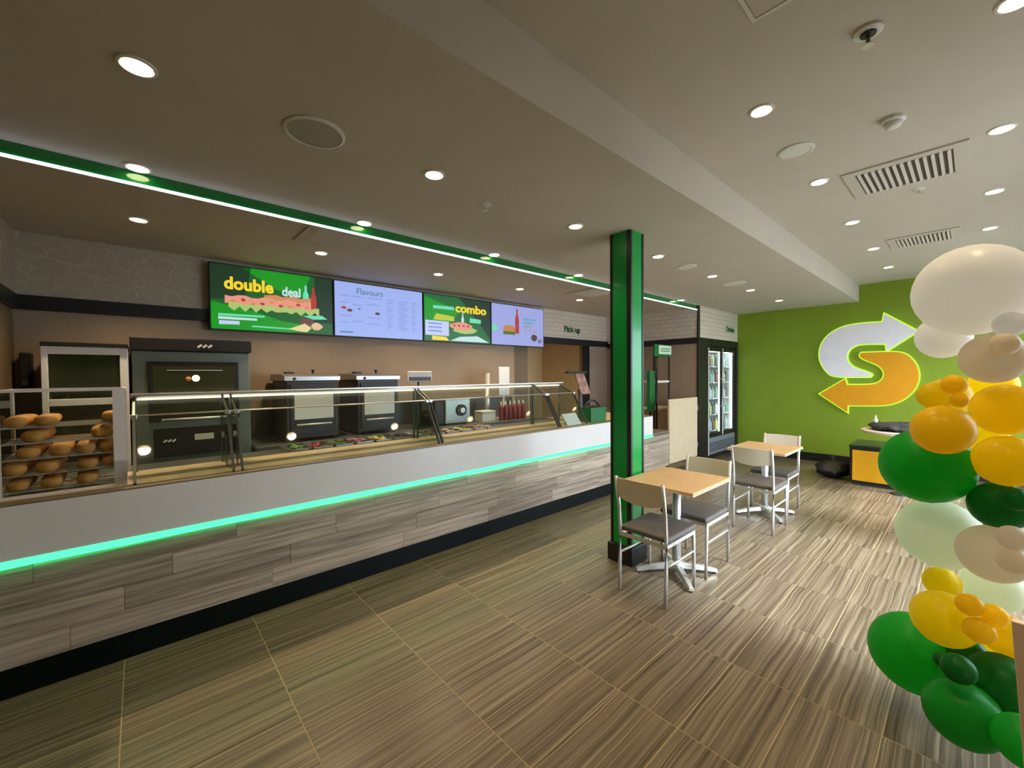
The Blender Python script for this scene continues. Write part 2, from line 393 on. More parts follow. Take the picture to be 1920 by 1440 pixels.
sw = thing('wall_plate', 'small brown switch plate on the cream corridor wall', 'switch', (5.40, YB+1.09, 1.66))
B(5.37, 5.43, YB+1.082, YB+1.1, 1.63, 1.74).build('plate', m_door, sw, bevel=0.004); B(5.39, 5.41, YB+1.076, YB+1.083, 1.67, 1.70).build('rocker', m_cream, sw)
sw = thing('wall_notice', 'narrow brown notice fixed low on the cream corridor wall', 'notice', (5.66, YB+1.09, 1.6))
B(5.58, 5.72, YB+1.085, YB+1.1, 1.60, 1.64).build('panel', m_door, sw, bevel=0.003); B(5.60, 5.70, YB+1.082, YB+1.086, 1.612, 1.628).build('print', m_cream, sw)
# kitchen end wall and the fridge wall
struct(B(XE, XE+0.1, YC+0.02, YB+0.1, -0.1, 2.10).build('wall_end', m_taupe), 'taupe wall at the far end of the kitchen')
struct(B(XE, XE+0.1, YC+0.02, YB+0.1, 2.10, ZL+0.05).build('wall_end_header', m_smalltile), 'cream band of small tiles above the far kitchen end')
struct(B(XE-0.025, XE, YC+0.02, YB-0.03, 2.085, 2.19).build('trim_5', m_black, bevel=0.004), 'black rail on the far end kitchen wall')
struct(B(XE-0.02, XE+0.055, YC, YC+0.02, 2.19, ZL).build('trim_6', m_black), 'thin dark corner strip above the fridge recess')
FX0, FX1 = 7.50, 8.77
struct(B(XE+0.055, XF, YC, YC+0.12, 2.19, ZL+0.05).build('wall_fridge_header', m_smalltile), 'cream band of small tiles above the drinks fridge')
fs = struct(MB().box(XE-0.02, FX0, YC-0.012, YC+0.02, 0, 2.19).box(FX1, XF, YC-0.012, YC+0.02, 0, 2.19).box(FX0, FX1, YC-0.012, YC+0.02, 2.06, 2.19).build('trim_7', m_black, bevel=0.003), 'black surround framing the drinks fridge')
struct(B(XE+0.1, XF, 4.1, 4.2, -0.1, ZL).build('wall_recess', m_black), 'dark back of the fridge recess')
# window wall on the right (behind the balloons, outside the picture) with real panes
wins = [(2.95, 5.25), (5.85, 8.5)]
wr = MB(); prev = XL-0.1
for a, b in wins: wr.box(prev, a, YR-0.1, YR, -0.1, ZU+0.1); wr.box(a, b, YR-0.1, YR, 2.55, ZU+0.1); prev = b
wr.box(prev, XF+0.1, YR-0.1, YR, -0.1, ZU+0.1)
struct(wr.build('wall_right', mat('white_wall_paint', (226, 222, 214), .6, vary=.02)), 'shopfront wall with tall windows')
for i, (a, b) in enumerate(wins):
    wt = thing('window_%d' % (i+1), 'tall shopfront window pane with black frame, number %s from the entrance' % ORD[i], 'window', ((a+b)/2, YR-0.05, 0)); wt['kind'] = 'structure'
    fr = MB()
    n = max(2, round((b-a)/1.0))
    for j in range(n+1): x = a + 0.02 + (b-a-0.04)*j/n; fr.box(x-0.02, x+0.02, YR-0.08, YR-0.02, 0, 2.55)
    fr.box(a, b, YR-0.08, YR-0.02, 0, 0.06); fr.box(a, b, YR-0.08, YR-0.02, 2.50, 2.55)
    fr.build('window_frame', m_black, wt)
    for j in range(n):
        B(a+0.04+(b-a-0.04)*j/n, a+(b-a-0.04)*(j+1)/n, YR-0.053, YR-0.047, 0.06, 2.5).build('pane', m_glass, wt)

# ================================================================== FASCIA AND LED
struct(B(XL, XE-0.02, YC+0.02, YC+0.06, 2.670, ZL).build('trim_8', m_fascia), 'glossy green fascia hung under the ceiling over the counter')
tag(MB().box(XL, XE-0.02, YC+0.012, YC+0.030, 2.656, 2.669).build('led_strip', e_led, bevel=0.002), 'white LED light strip along the bottom of the green fascia', 'light strip')

# ================================================================== PILLAR
PX0, PX1, PY0, PY1 = 2.955, 3.150, 1.850, 2.045
pl = thing('pillar', 'green square pillar with black corner strips and black foot', 'pillar', ((PX0+PX1)/2, (PY0+PY1)/2, 0))
B(PX0+.004, PX1-.004, PY0+.004, PY1-.004, 0.1, ZL).build('shaft', m_pillar, pl)
for x in (PX0, PX1):
    for y in (PY0, PY1):
        s_ = 0.020
        xa, xb = (x, x+s_) if x == PX0 else (x-s_, x)
        ya, yb = (y, y+s_) if y == PY0 else (y-s_, y)
        if x == PX0 and y == PY0: yb += .016
        B(xa-.002, xb+.002, ya-.002, yb+.002, 0.14, ZL).build('corner_strip', m_black, pl, bevel=0.003)
B(PX0-0.022, PX1+0.022, PY0-0.022, PY1+0.022, 0, 0.15).build('foot', m_black, pl, bevel=0.006)

# ================================================================== COUNTER
CX1 = 5.60     # end of the tall counter
ct = thing('service_counter', 'long service counter with wood planks, white front panel and teal light line', 'counter', (2.4, YC+0.1, 0))
B(XL, 6.10, YC+0.004, YC+0.05, 0, 0.145).build('kick_board', m_plinth, ct, bevel=0.003)
B(XL, 6.10, YC+0.05, YC+0.35, 0.0, 0.655).build('carcass', m_dsteel, ct)
rows = [0.147, 0.279, 0.411, 0.543, 0.648]
starts = [[-0.73, -0.30, 0.64, 1.60, 2.50, 3.42, 4.30, 5.2, 6.10], [-0.73, -0.09, 0.75, 1.72, 2.62, 3.50, 4.40, 5.3, 6.10],
          [-0.73, 0.12, 1.06, 1.95, 2.86, 3.75, 4.62, 5.5, 6.10], [-0.73, -0.42, 0.44, 1.36, 2.25, 3.2, 4.06, 5.0, 6.10]]
for i, st in enumerate(starts):
    for a, b in zip(st[:-1], st[1:]):
        recentre(B(a+.0008, b-.0008, YC+random.uniform(-.0012, .0012), YC+0.05, rows[i]+.0008, rows[i+1]-.0008).build('plank', m_plank, ct, bevel=0.001, seg=1))
B(XL, CX1, YC-0.010, YC+0.006, 0.648, 0.680).build('led_strip', e_teal, ct)['label'] = 'teal glowing light line'
B(XL, CX1, YC-0.010, YC-0.0015, 0.6468, 0.648).build('added_spill_strip', e_added_spill, ct)  # hidden glowing strip, added to cast more green onto planks and floor
B(XL, CX1, YC-0.006, YC+0.05, 0.680, 0.947).build('front_panel', m_whitepanel, ct, bevel=0.003)['label'] = 'plain white front panel'
B(CX1, 6.10, YC-0.004, YC+0.42, 0.655, 0.690).build('low_shelf', m_ledgefront, ct, bevel=0.003)
B(CX1-0.02, CX1, YC+0.0, YC+0.36, 0.655, 0.947).build('end_panel', m_whitepanel, ct, bevel=0.003)
B(XL, CX1-0.02, YC+0.05, YC+0.35, 0.655, 0.947).build('upper_carcass', m_dsteel, ct)
wk = thing('worktop', 'long tan worktop with grey front ledge on the service counter', 'worktop', (2.4, YC+0.3, 0.935))
B(XL, CX1, YC-0.006, YC+0.085, 0.948, 0.957).build('front_ledge', m_ledgefront, wk, bevel=0.002)
B(XL, CX1, YC+0.085, YC+0.55, 0.948, 0.956).build('board', m_ledge, wk, bevel=0.002)
B(4.32, CX1, YC+0.55, YC+0.90, 0.948, 0.956).build('side_board', m_ledge, wk, bevel=0.002)
bk = thing('counter_base', 'dark steel cabinet base under the food well behind the counter', 'cabinet', (2.2, YC+0.6, 0))
B(XL+.005, 4.3, YC+0.36, YC+0.94, 0.0, 0.855).build('body', m_dsteel, bk)
B(XL+.005, 4.3, YC+0.56, YC+0.94, 0.857, 0.935).build('well_rim', m_steel, bk)
for i in range(5): B(XL+0.03+i*1.0, XL+0.97+i*1.0, YC+0.94, YC+0.955, 0.1, 0.80).build('door', m_steel, bk, bevel=0.003)

# gate panel at the end of the counter
gt = thing('gate', 'pale wood swing gate panel between counter end and fridge', 'gate', (6.60, YC+0.02, 0.15))
B(6.115, 7.09, YC, YC+0.03, 0.16, 1.168).build('panel', m_gate, gt, bevel=0.004)
for z in (0.35, 0.98): B(7.085, 7.108, YC-0.006, YC+0.01, z-0.04, z+0.04).build('hinge', m_steel, gt, bevel=0.002)

# ------------------------------------------------------------------ sneeze guard
GY = [(3.200, 0.964), (3.415, 1.335), (3.660, 1.445)]      # section of the glass guard
sg = thing('sneeze_guard', 'slanted clear glass sneeze guard with dark posts and a lit top rail', 'glass guard', (2.0, 3.4, 0.957))
posts = [-0.034, 0.44, 0.49, 1.99, 2.027, 3.60, 3.634, 4.12]
def quad_pane(x0, x1, a, b, t=0.006):
    (y0, z0), (y1, z1) = a, b
    n = Vector((0, z1-z0, -(y1-y0))).normalized()*t
    return MB().prism([(y0, z0), (y1, z1), (y1-n.y, z1-n.z), (y0-n.y, z0-n.z)], 0, x0, x1)
for a, b in ((-0.034, 0.44), (0.49, 2.027), (2.027, 3.634), (3.634, 4.12)):
    quad_pane(a+.012, b-.012, GY[0], GY[1]).build('front_pane', m_guard, sg)
    quad_pane(a+.012, b-.012, GY[1], GY[2]).build('top_pane', m_guard, sg)
for x in posts:
    MB().bar((x, GY[0][0], GY[0][1]), (x, GY[1][0], GY[1][1]), 0.014, 0.022).build('post', m_dsteel, sg)
    MB().bar((x, GY[1][0], GY[1][1]), (x, GY[2][0], GY[2][1]), 0.012, 0.018).build('arm', m_dsteel, sg)
    MB().tube([(x, 3.66, 0.957), (x, 3.66, 1.44)], 0.011).build('rear_post', m_dsteel, sg, smooth=True)
    B(x-.016, x+.016, GY[1][0]-.02, GY[1][0]+.02, GY[1][1]-.015, GY[1][1]+.012).build('clamp', m_steel, sg, bevel=0.003)
MB().tube([(-0.05, 3.66, 1.452), (4.14, 3.66, 1.452)], 0.017, 10).build('top_rail', m_alu, sg, smooth=True)
B(-0.02, 4.11, 3.638, 3.655, 1.424, 1.437).build('light_bar', e_bar, sg)['label'] = 'bright light bar under the top rail'
MB().tube([(-0.04, GY[1][0], GY[1][1]+.004), (4.13, GY[1][0], GY[1][1]+.004)], 0.006, 6).build('edge_rail', m_alu, sg, smooth=True)
for x in (0.432, 0.492, 1.98, 2.034, 3.642, 4.114):
    MB().prism([GY[0], GY[1], GY[2], (3.66, 0.964)], 0, x, x+.006).build('end_pane', m_guard, sg)
for x in (0.435, 0.495): B(x-.004, x+.004, 3.40, 3.46, 0.964, 1.17).build('edge_bracket', m_dsteel, sg)
B(-0.05, 4.14, 3.60, 3.645, 1.462, 1.470).build('top_strip', m_alu, sg)

# ------------------------------------------------------------------ food pans behind the glass
foods = [((96, 130, 48), 'green lettuce'), ((150, 44, 30), 'sliced tomato'), ((86, 106, 44), 'pickle slices'), ((176, 110, 130), 'red onion'),
         ((206, 176, 70), 'yellow pepper'), ((54, 48, 40), 'black olives'), ((188, 190, 150), 'cucumber'), ((120, 60, 40), 'seasoned meat'),
         ((210, 160, 140), 'sliced ham'), ((224, 196, 110), 'cheese slices'), ((168, 120, 84), 'chicken strips'), ((190, 160, 150), 'turkey slices')]
pan_me = {}
for i, (rgb, nm) in enumerate(foods):
    x = 0.98 + i*0.185 + (0.05 if i >= 6 else 0)
    y0, y1 = YC+0.60, YC+0.90
    p = thing('food_pan', 'steel pan of %s in the glass-fronted food well, %s from the left' % (nm, 'leftmost' if i == 0 else 'number %d' % (i+1)), 'food pan', (x, (y0+y1)/2, 0.935), 'food pans in the well')
    pm = MB()
    for a in ((x-.085, x-.078, y0, y1), (x+.078, x+.085, y0, y1), (x-.085, x+.085, y0, y0+.007), (x-.085, x+.085, y1-.007, y1)): pm.box(a[0], a[1], a[2], a[3], 0.936, 0.968)
    pm.box(x-.078, x+.078, y0+.007, y1-.007, 0.936, 0.940)
    pm.build('pan', m_steel, p)
    fm = MB()
    for k in range(10):
        fm.ell((x+random.uniform(-.055, .055), random.uniform(y0+.04, y1-.04), 0.955+random.uniform(0, .012)), random.uniform(.018, .03), random.uniform(.02, .04), .012, 7, 4)
    fo = fm.build('filling', mat('food_%d' % i, rgb, 0.55, vary=0.3, scale=40), p, smooth=True); fo['kind'] = 'stuff'
# ------------------------------------------------------------------ bread case with loaves
bx0, bx1, by0, by1, bz0, bz1 = -0.545, -0.068, 3.27, 3.62, 0.955, 1.515
bc = thing('bread_case', 'clear acrylic bread case with bright white edges at the left counter end', 'bread case', ((bx0+bx1)/2, (by0+by1)/2, bz0))
fr = MB(); t_ = 0.014
for x in (bx0, bx1):
    for y in (by0, by1):
        xa = x if x == bx0 else x-t_; ya = y if y == by0 else y-t_
        B(xa, xa+t_, ya, ya+t_, bz0, bz1).build('upright', m_white, bc)
for z in (bz0, bz1-t_):
    for y in (by0, by1-t_): B(bx0+t_, bx1-t_, y, y+t_, z, z+t_).build('rail', m_white, bc)
    for x in (bx0, bx1-t_): B(x, x+t_, by0+t_, by1-t_, z, z+t_).build('rail', m_white, bc)
B(bx1-.052, bx1+.002, by0-.004, by0-.0005, 1.10, bz1).build('edge_strip', m_white, bc)
B(bx1-.052, bx1+.002, by0-.004, by0-.0005, bz0, 1.10).build('edge_strip', m_alu, bc)
B(bx0+t_, bx1-t_, by0+.003, by0+.007, bz0+t_, bz1-t_).build('front_pane', m_glass, bc)
B(bx0+.003, bx0+.007, by0+t_, by1-t_, bz0+t_, bz1-t_).build('side_pane', m_glass, bc)
B(bx1-.007, bx1-.003, by0+t_, by1-t_, bz0+t_, bz1-t_).build('side_pane', m_glass, bc)
shz = [1.318, 1.235, 1.152, 1.069, 0.986]
for z in shz:
    sm = MB()
    for j in range(7): y = by0+.02+(by1-by0-.04)*j/6; sm.bar((bx0+.012, y, z-.003), (bx1-.012, y, z-.003), .004, .005)
    for x in (bx0+.014, bx1-.014): sm.bar((x, by0+.012, z-.003), (x, by1-.012, z-.003), .006, .006)
    sm.build('wire_shelf', m_alu, bc)
def loaf_mesh():
    mb = MB(); n, k = 9, 12
    for i in range(n):
        u = i/(n-1); s = math.sin(PI*(0.12+0.76*u))**0.10
        for j in range(k):
            t = 2*PI*j/k; c, sn = math.cos(t), math.sin(t)
            zz = 0.030 + sn**.6*0.030*s if sn > 0 else 0.030 + sn*0.030
            zz = max(zz, 0.0)
            mb.v.append((math.copysign(abs(c)**.7, c)*0.045*s, -0.145+0.29*u, zz))
    for i in range(n-1):
        for j in range(k): mb.f.append((i*k+j, i*k+(j+1)%k, (i+1)*k+(j+1)%k, (i+1)*k+j))
    mb.f += [tuple(range(k)), tuple((n-1)*k+j for j in reversed(range(k)))]
    me = mb.mesh('loaf'); me.materials.append(m_bread)
    for p in me.polygons: p.use_smooth = True
    return me
loaf = loaf_mesh()
def cuts_mesh():
    mb = MB()
    for q in (-0.07, -0.01, 0.05): mb.bar((-0.018, q, 0.0575), (0.018, q+0.03, 0.0575), 0.010, 0.004)
    me = mb.mesh('score'); me.materials.append(mat('bread_crumb', (232, 190, 120), 0.7, vary=0.1)); return me
cuts = cuts_mesh()
sn = ['top', 'second', 'middle', 'fourth', 'bottom']
pos = [[-0.48, -0.385, -0.125], [-0.42, -0.17], [-0.44, -0.335, -0.235, -0.14], [-0.49, -0.375, -0.225, -0.125], [-0.485, -0.37, -0.235]]
for s_, xs in enumerate(pos):
    for j, x in enumerate(xs):
        o = bpy.data.objects.new('bread_loaf', loaf); COL.objects.link(o); o.location = (x, 3.44+random.uniform(-.01, .01), shz[s_]); o.rotation_euler = (0, 0, random.uniform(-.05, .05))
        o.scale = (random.uniform(.95, 1.1), 1, random.uniform(.9, 1.05))
        tag(o, 'long golden bread loaf on the %s wire shelf of the case, %s from the left' % (sn[s_], ORD[j]), 'bread', 'loaves in the bread case')
        q = bpy.data.objects.new('score_marks', cuts); COL.objects.link(q); q.parent = o

# ------------------------------------------------------------------ kitchen equipment along the back wall
KY, KB = 4.35, 4.97
ov = thing('bake_oven', 'tall steel baking oven with black hood and reflections modelled on its glass door', 'oven', (0.345, 4.66, 0))
B(-0.047, 0.736, KY, KB, 0.10, 1.785).build('body', mat('oven_grey_steel', (122, 132, 122), 0.4, 0.55, vary=.06), ov, bevel=0.006)
B(-0.055, 0.745, KY-0.06, KB, 1.787, 1.890).build('hood', m_black, ov, bevel=0.008)
dr = B(0.045, 0.648, KY-0.03, KY, 1.22, 1.70).build('door', m_black, ov, bevel=0.006)
B(0.075, 0.618, KY-0.036, KY-0.028, 1.26, 1.67).build('glass', m_darkglass, dr)
MB().tube([(0.12, KY-0.07, 1.235), (0.57, KY-0.07, 1.235)], 0.010).build('handle', m_alu, dr, smooth=True)
tr = B(0.16, 0.53, KY-0.040, KY-0.036, 1.628, 1.634).build('lamp_reflection_bar', m_alu, dr); tr.name = 'reflection_line'  # pale bar modelled as a light reflection on the oven glass
lp = MB().lathe([(.002, 0), (.020, .003), (.026, .008), (.020, .012)], (0.345, KY-0.046, 1.565), 16, 1).build('glint', e_ovenglint, ov); lp['label'] = 'glowing light reflection on the oven glass'  # glowing disc stands in for a light reflected in the glass
MB().lathe([(.002, 0), (.014, .003), (.018, .008), (.014, .012)], (0.295, KY-0.046, 1.562), 16, 1).build('glint', mat('amber_glint', (214, 140, 70), 0.3), ov)  # amber disc, dimmer part of the same modelled reflection
cp = B(0.07, 0.63, KY-0.012, KY, 0.93, 1.16).build('control_panel', m_black, ov, bevel=0.004)
B(0.33, 0.46, KY-0.016, KY-0.012, 1.05, 1.10).build('rating_label', mat('cream_label', (206, 204, 170), 0.6), cp)
for (lx, lz, s_) in ((0.36, 1.83, 1.0), (0.13, 1.06, 0.8)):
    par = ov
    y = KY-0.065 if s_ == 1.0 else KY-0.014
    mk = MB()
    for q in range(3): mk.bar((lx+q*.035*s_, y, lz-.010*s_), (lx+.026*s_+q*.035*s_, y, lz+.012*s_), .004, .016*s_)
    mk.build('maker_mark', m_white, par)
B(-0.047+.04, 0.70, KY+0.02, KB, 0.0, 0.10).build('foot_frame', m_black, ov)

pf = thing('proofer_cabinet', 'pale framed proofing cabinet with glass door beside the oven', 'cabinet', (-0.288, 4.66, 0))
B(-0.512, -0.064, KY+0.02, KB, 0.08, 1.785).build('body', m_dsteel, pf, bevel=0.004)
B(-0.512, -0.064, KY-0.04, KB, 1.800, 1.830).build('cap', m_black, pf, bevel=0.003)
df = MB()
for a in ((-0.512, -0.479, 0.12, 1.80), (-0.113, -0.064, 0.12, 1.80)): df.box(a[0], a[1], KY-0.02, KY+0.018, a[2], a[3])
for a in ((1.745, 1.80), (1.375, 1.425), (0.75, 0.80), (0.12, 0.17)): df.box(-0.479, -0.113, KY-0.02, KY+0.018, a[0], a[1])
dfr = df.build('door', m_white, pf, bevel=0.003)
for a, b in ((1.425, 1.745), (0.80, 1.375), (0.17, 0.75)): B(-0.479, -0.113, KY-0.004, KY+0.0, a, b).build('pane', m_darkglass, dfr)
MB().tube([(-0.10, KY-0.05, 1.0), (-0.10, KY-0.05, 1.25)], 0.009).build('handle', m_alu, dfr, smooth=True)
for j in range(4): B(-0.46+j*.088, -0.39+j*.088, KY-0.014, KY-0.006, 1.447, 1.464).build('tray_edge', m_black, pf)
for x in (-0.49, -0.09):
    for y in (KY+0.06, KB-0.06): MB().lathe([(.025, 0), (.025, .08)], (x, y, 0), 12).build('castor', m_black, pf)

dp = thing('wall_dispenser', 'narrow dark dispenser on the wall left of the proofing cabinet', 'dispenser', (-0.655, 4.93, 1.50))
B(-0.688, -0.628, 4.87, YB, 1.50, 1.775).build('shell', m_black, dp, bevel=0.012)
B(-0.675, -0.641, 4.862, 4.872, 1.52, 1.56).build('slot', m_dsteel, dp, bevel=0.003)

struct(B(0.78, 4.50, YB-.012, YB, 0.94, 1.24).build('trim_9', mat('dark_splash_panel', (58, 60, 56), .3, vary=.1)), 'dark splash panel on the wall behind the bench')
bb = thing('back_bench', 'dark steel bench along the kitchen back wall under the ovens', 'bench', (2.62, 4.66, 0))
B(0.78, 4.50, KY, KB, 0.05, 0.90).build('body', m_dsteel, bb)
B(0.77, 4.51, KY-0.03, KB+0.02, 0.90, 0.935).build('bench_top', m_steel, bb, bevel=0.003)
for i in range(6):
    q = B(0.80+i*.615, 1.395+i*.615, KY-0.016, KY, 0.12, 0.86).build('door', m_dsteel, bb, bevel=0.003)
    B(1.34+i*.615, 1.36+i*.615, KY-0.034, KY-0.016, 0.45, 0.62).build('handle', m_alu, q, bevel=0.003)

for i, (a, b, lab) in enumerate(((1.02, 1.545, 'steel-topped toaster oven with white sheet on its door, nearer the baking oven'), (1.71, 2.215, 'steel-topped toaster oven with white sheet on its door, next to the small display'))):
    o = thing('toaster_oven', lab, 'oven', ((a+b)/2, 4.62, 0.935), 'toaster ovens on the bench')
    B(a+.02, b-.02, KY+0.05, KB-.02, 0.965, 1.53).build('body', mat('charcoal_metal', (62, 62, 58), 0.4, 0.5, vary=0.1), o, bevel=0.006)
    tp = MB().prism([(KY+0.03, 1.53), (KY+0.03, 1.575), (KY+0.16, 1.60), (KB-.02, 1.60), (KB-.02, 1.53)], 0, a, b).build('top_cover', m_steel, o, bevel=0.004)
    B(a+.06, a+.13, KY+0.2, KY+0.32, 1.60, 1.622).build('vent_cap', m_black, o, bevel=0.004)
    MB().lathe([(.012, 1.60), (.012, 1.63), (.018, 1.632), (.018, 1.645)], ((a+b)/2+.06, KY+0.25, 0), 12).build('knob', m_black, o)
    MB().lathe([(.002, 0), (.014, .002), (.014, .014)], (a+.09, KY+.016, 1.55), 12, 1).build('button', m_black, o)
    d_ = B(a+.05, b-.05, KY+0.035, KY+0.05, 1.0, 1.50).build('door', m_black, o, bevel=0.004)
    B(a+.085, b-.075, KY+0.030, KY+0.0345, 1.152, 1.415).build('paper_sheet', m_paper, d_)['label'] = 'blank white paper sheet'
    MB().tube([(a+.10, KY+0.01, 1.10), (b-.10, KY+0.01, 1.10)], 0.010).build('handle', m_alu, d_, smooth=True)
    for x in (a+.05, b-.05):
        for y in (KY+.1, KB-.08): MB().lathe([(.018, .935), (.018, .967)], (x, y, 0), 10).build('leg', m_black, o)

kd = thing('order_display', 'small white order display on a thin stand above the back bench', 'display', (2.48, 4.5, 0.935))
B(2.33, 2.655, 4.42, 4.455, 1.50, 1.625).build('casing', m_white, kd, bevel=0.008)
B(2.345, 2.64, 4.414, 4.42, 1.512, 1.555).build('dark_band', m_black, kd)
B(2.345, 2.64, 4.414, 4.42, 1.562, 1.615).build('screen', mat('grey_lcd', (150, 156, 160), 0.25), kd)
MB().tube([(2.49, 4.46, 0.95), (2.49, 4.46, 1.55)], 0.012).build('stand', m_dsteel, kd, smooth=True)
MB().lathe([(.09, .935), (.09, .945), (.02, .955)], (2.49, 4.46, 0), 18).build('base', m_dsteel, kd)

ap = thing('slicer', 'steel kitchen appliance with a round dial on the back bench', 'appliance', (3.06, 4.62, 0.935))
B(2.86, 3.25, 4.45, 4.85, 0.955, 1.27).build('body', m_steel, ap, bevel=0.012)
B(2.72, 2.86, 4.47, 4.82, 0.955, 1.24).build('side_box', m_black, ap, bevel=0.01)
MB().lathe([(.075, 0), (.075, .02), (.05, .028)], (3.10, 4.425, 1.12), 20, 1).build('dial', m_black, ap)
MB().lathe([(.035, 0), (.030, .02)], (3.10, 4.405, 1.12), 16, 1).build('knob', m_alu, ap)
for x in (2.9, 3.2):
    for y in (4.5, 4.8): MB().lathe([(.016, .935), (.016, .957)], (x, y, 0), 10).build('foot', m_black, ap)

bx = thing('carton', 'small white carton on the back bench beside the steel appliance', 'box', (3.55, 4.5, 0.935))
B(3.43, 3.66, 4.42, 4.60, 0.936, 1.075).build('body', m_white, bx, bevel=0.004)
B(3.425, 3.665, 4.415, 4.605, 1.060, 1.082).build('lid', m_paper, bx, bevel=0.003)
for i in range(6):
    x = 3.76 + i*0.085
    o = thing('sauce_bottle', ['leftmost red sauce bottle in the row on the back bench', 'second red sauce bottle from the left on the back bench', 'third red sauce bottle from the left on the back bench', 'fourth red sauce bottle from the left on the back bench', 'fifth red sauce bottle from the left on the back bench', 'rightmost red sauce bottle in the row on the back bench'][i], 'bottle', (x, 4.42, 0.935), 'red sauce bottles')
    MB().lathe([(.033, .936), (.035, .945), (.035, 1.10), (.028, 1.13), (.012, 1.15)], (x, 4.42, 0), 14).build('bottle', m_red, o, smooth=True)
    MB().lathe([(.013, 1.15), (.010, 1.165), (.004, 1.205)], (x, 4.42, 0), 10).build('nozzle', m_white, o, smooth=True)
cs = thing('card_stand', 'upright white card standing above the glass near the back doorway', 'card', (3.92, 4.52, 0.935))
B(3.82, 4.02, 4.53, 4.545, 1.28, 1.69).build('card', m_paper, cs, bevel=0.003)
B(3.80, 4.04, 4.50, 4.62, 0.936, 0.955).build('base', m_white, cs, bevel=0.004)
B(3.905, 3.935, 4.545, 4.56, 0.955, 1.40).build('stem', m_white, cs)
cb = thing('paper_cups', 'short beige cup column beside the upright white card', 'cups', (3.70, 4.62, 0.935))
MB().lathe([(.06, .936), (.06, .95)], (3.70, 4.66, 0), 16).build('base', m_dsteel, cb)
MB().tube([(3.70, 4.66, .95), (3.70, 4.66, 1.40)], 0.042, 16).build('sleeve', m_alu, cb, smooth=True)
MB().lathe([(.040, 1.40), (.045, 1.50), (.047, 1.505), (.040, 1.51), (.044, 1.60), (.047, 1.605), (.03, 1.605)], (3.70, 4.66, 0), 16).build('cup', m_cream, cb)

# items at the counter's far end
ps = thing('pos_terminal', 'point of sale terminal with dark top edge at the far counter end', 'terminal', (4.62, 3.75, 0.955))
MB().prism([(3.66, 1.30), (3.68, 1.29), (3.80, 1.58), (3.78, 1.59)], 0, 4.60, 4.80).build('screen', mat('pinkish_casing', (176, 138, 122), 0.5, vary=0.45, scale=16), ps)
B(4.42, 4.83, 3.745, 3.815, 1.585, 1.615).build('top_edge', m_black, ps, bevel=0.006)
MB().bar((4.65, 3.70, 0.97), (4.65, 3.74, 1.36), .05, .03).build('stand', m_dsteel, ps)
B(4.53, 4.77, 3.62, 3.82, 0.957, 0.972).build('base', m_black, ps, bevel=0.005)
gb = thing('green_caddy', 'green caddy box with black handle on the counter by the pillar', 'caddy', (4.435, 3.36, 0.955))
gm = MB().box(4.27, 4.28, 3.25, 3.47, .957, 1.14).box(4.59, 4.60, 3.25, 3.47, .957, 1.14).box(4.28, 4.59, 3.25, 3.26, .957, 1.14).box(4.28, 4.59, 3.46, 3.47, .957, 1.14).box(4.28, 4.59, 3.26, 3.46, .957, .967)
gm.build('box', m_green, gb, bevel=0.003)
MB().tube([(4.27+.33*i/10, 3.36, 1.14+.09*math.sin(PI*i/10)) for i in range(11)], 0.012).build('handle', m_black, gb, smooth=True)
MB().ell((4.435, 3.36, 1.13), .13, .09, .03).build('contents', m_bag, gb, smooth=True)
wc = thing('sloped_card', 'white sloped notice card at the end of the glass guard', 'card', (4.02, 3.30, 0.957))
MB().prism([(3.235, .958), (3.245, .958), (3.345, 1.085), (3.335, 1.090)], 0, 3.80, 4.06).build('card', m_paper, wc)
MB().prism([(3.34, .958), (3.35, .958), (3.345, 1.08), (3.338, 1.08)], 0, 3.86, 4.0).build('prop', m_white, wc)
# chip rack
rk = thing('snack_rack', 'tall dark wire snack rack with green header beside the end wall', 'rack', (6.60, 3.62, 0))
for x in (6.40, 6.82):
    for y in (3.52, 3.80): MB().tube([(x, y, 0), (x, y, 1.88)], 0.018).build('post', m_black, rk, smooth=True)
for z in (0.55, 0.97, 1.42): B(6.39, 6.83, 3.51, 3.81, z, z+0.035).build('shelf', m_white, rk, bevel=0.003)
B(6.30, 6.85, 3.495, 3.53, 1.86, 2.06).build('header', m_green, rk, bevel=0.004)
B(6.42, 6.84, 3.488, 3.495, 1.90, 2.045).build('sign', mat('mint_sign', (196, 222, 200), 0.5), rk)
for k in range(2): B(6.47, 6.78, 3.484, 3.488, 1.945+k*.04, 1.958+k*.04).build('print_line', m_green, rk)
B(6.36, 6.86, 3.49, 3.82, 0.02, 0.09).build('base', m_green, rk, bevel=0.01)
gd = thing('green_display', 'dark green display panel hanging behind the pillar at the snack rack', 'display', (6.3, 3.55, 1.0))
B(6.22, 6.36, 3.53, 3.60, 0.95, 1.62).build('panel', m_green, gd, bevel=0.006)
B(6.27, 6.31, 3.56, 3.58, 0.0, 0.95).build('stem', m_black, gd)
B(6.18, 6.38, 3.48, 3.66, 0.0, 0.02).build('base', m_black, gd, bevel=0.004)

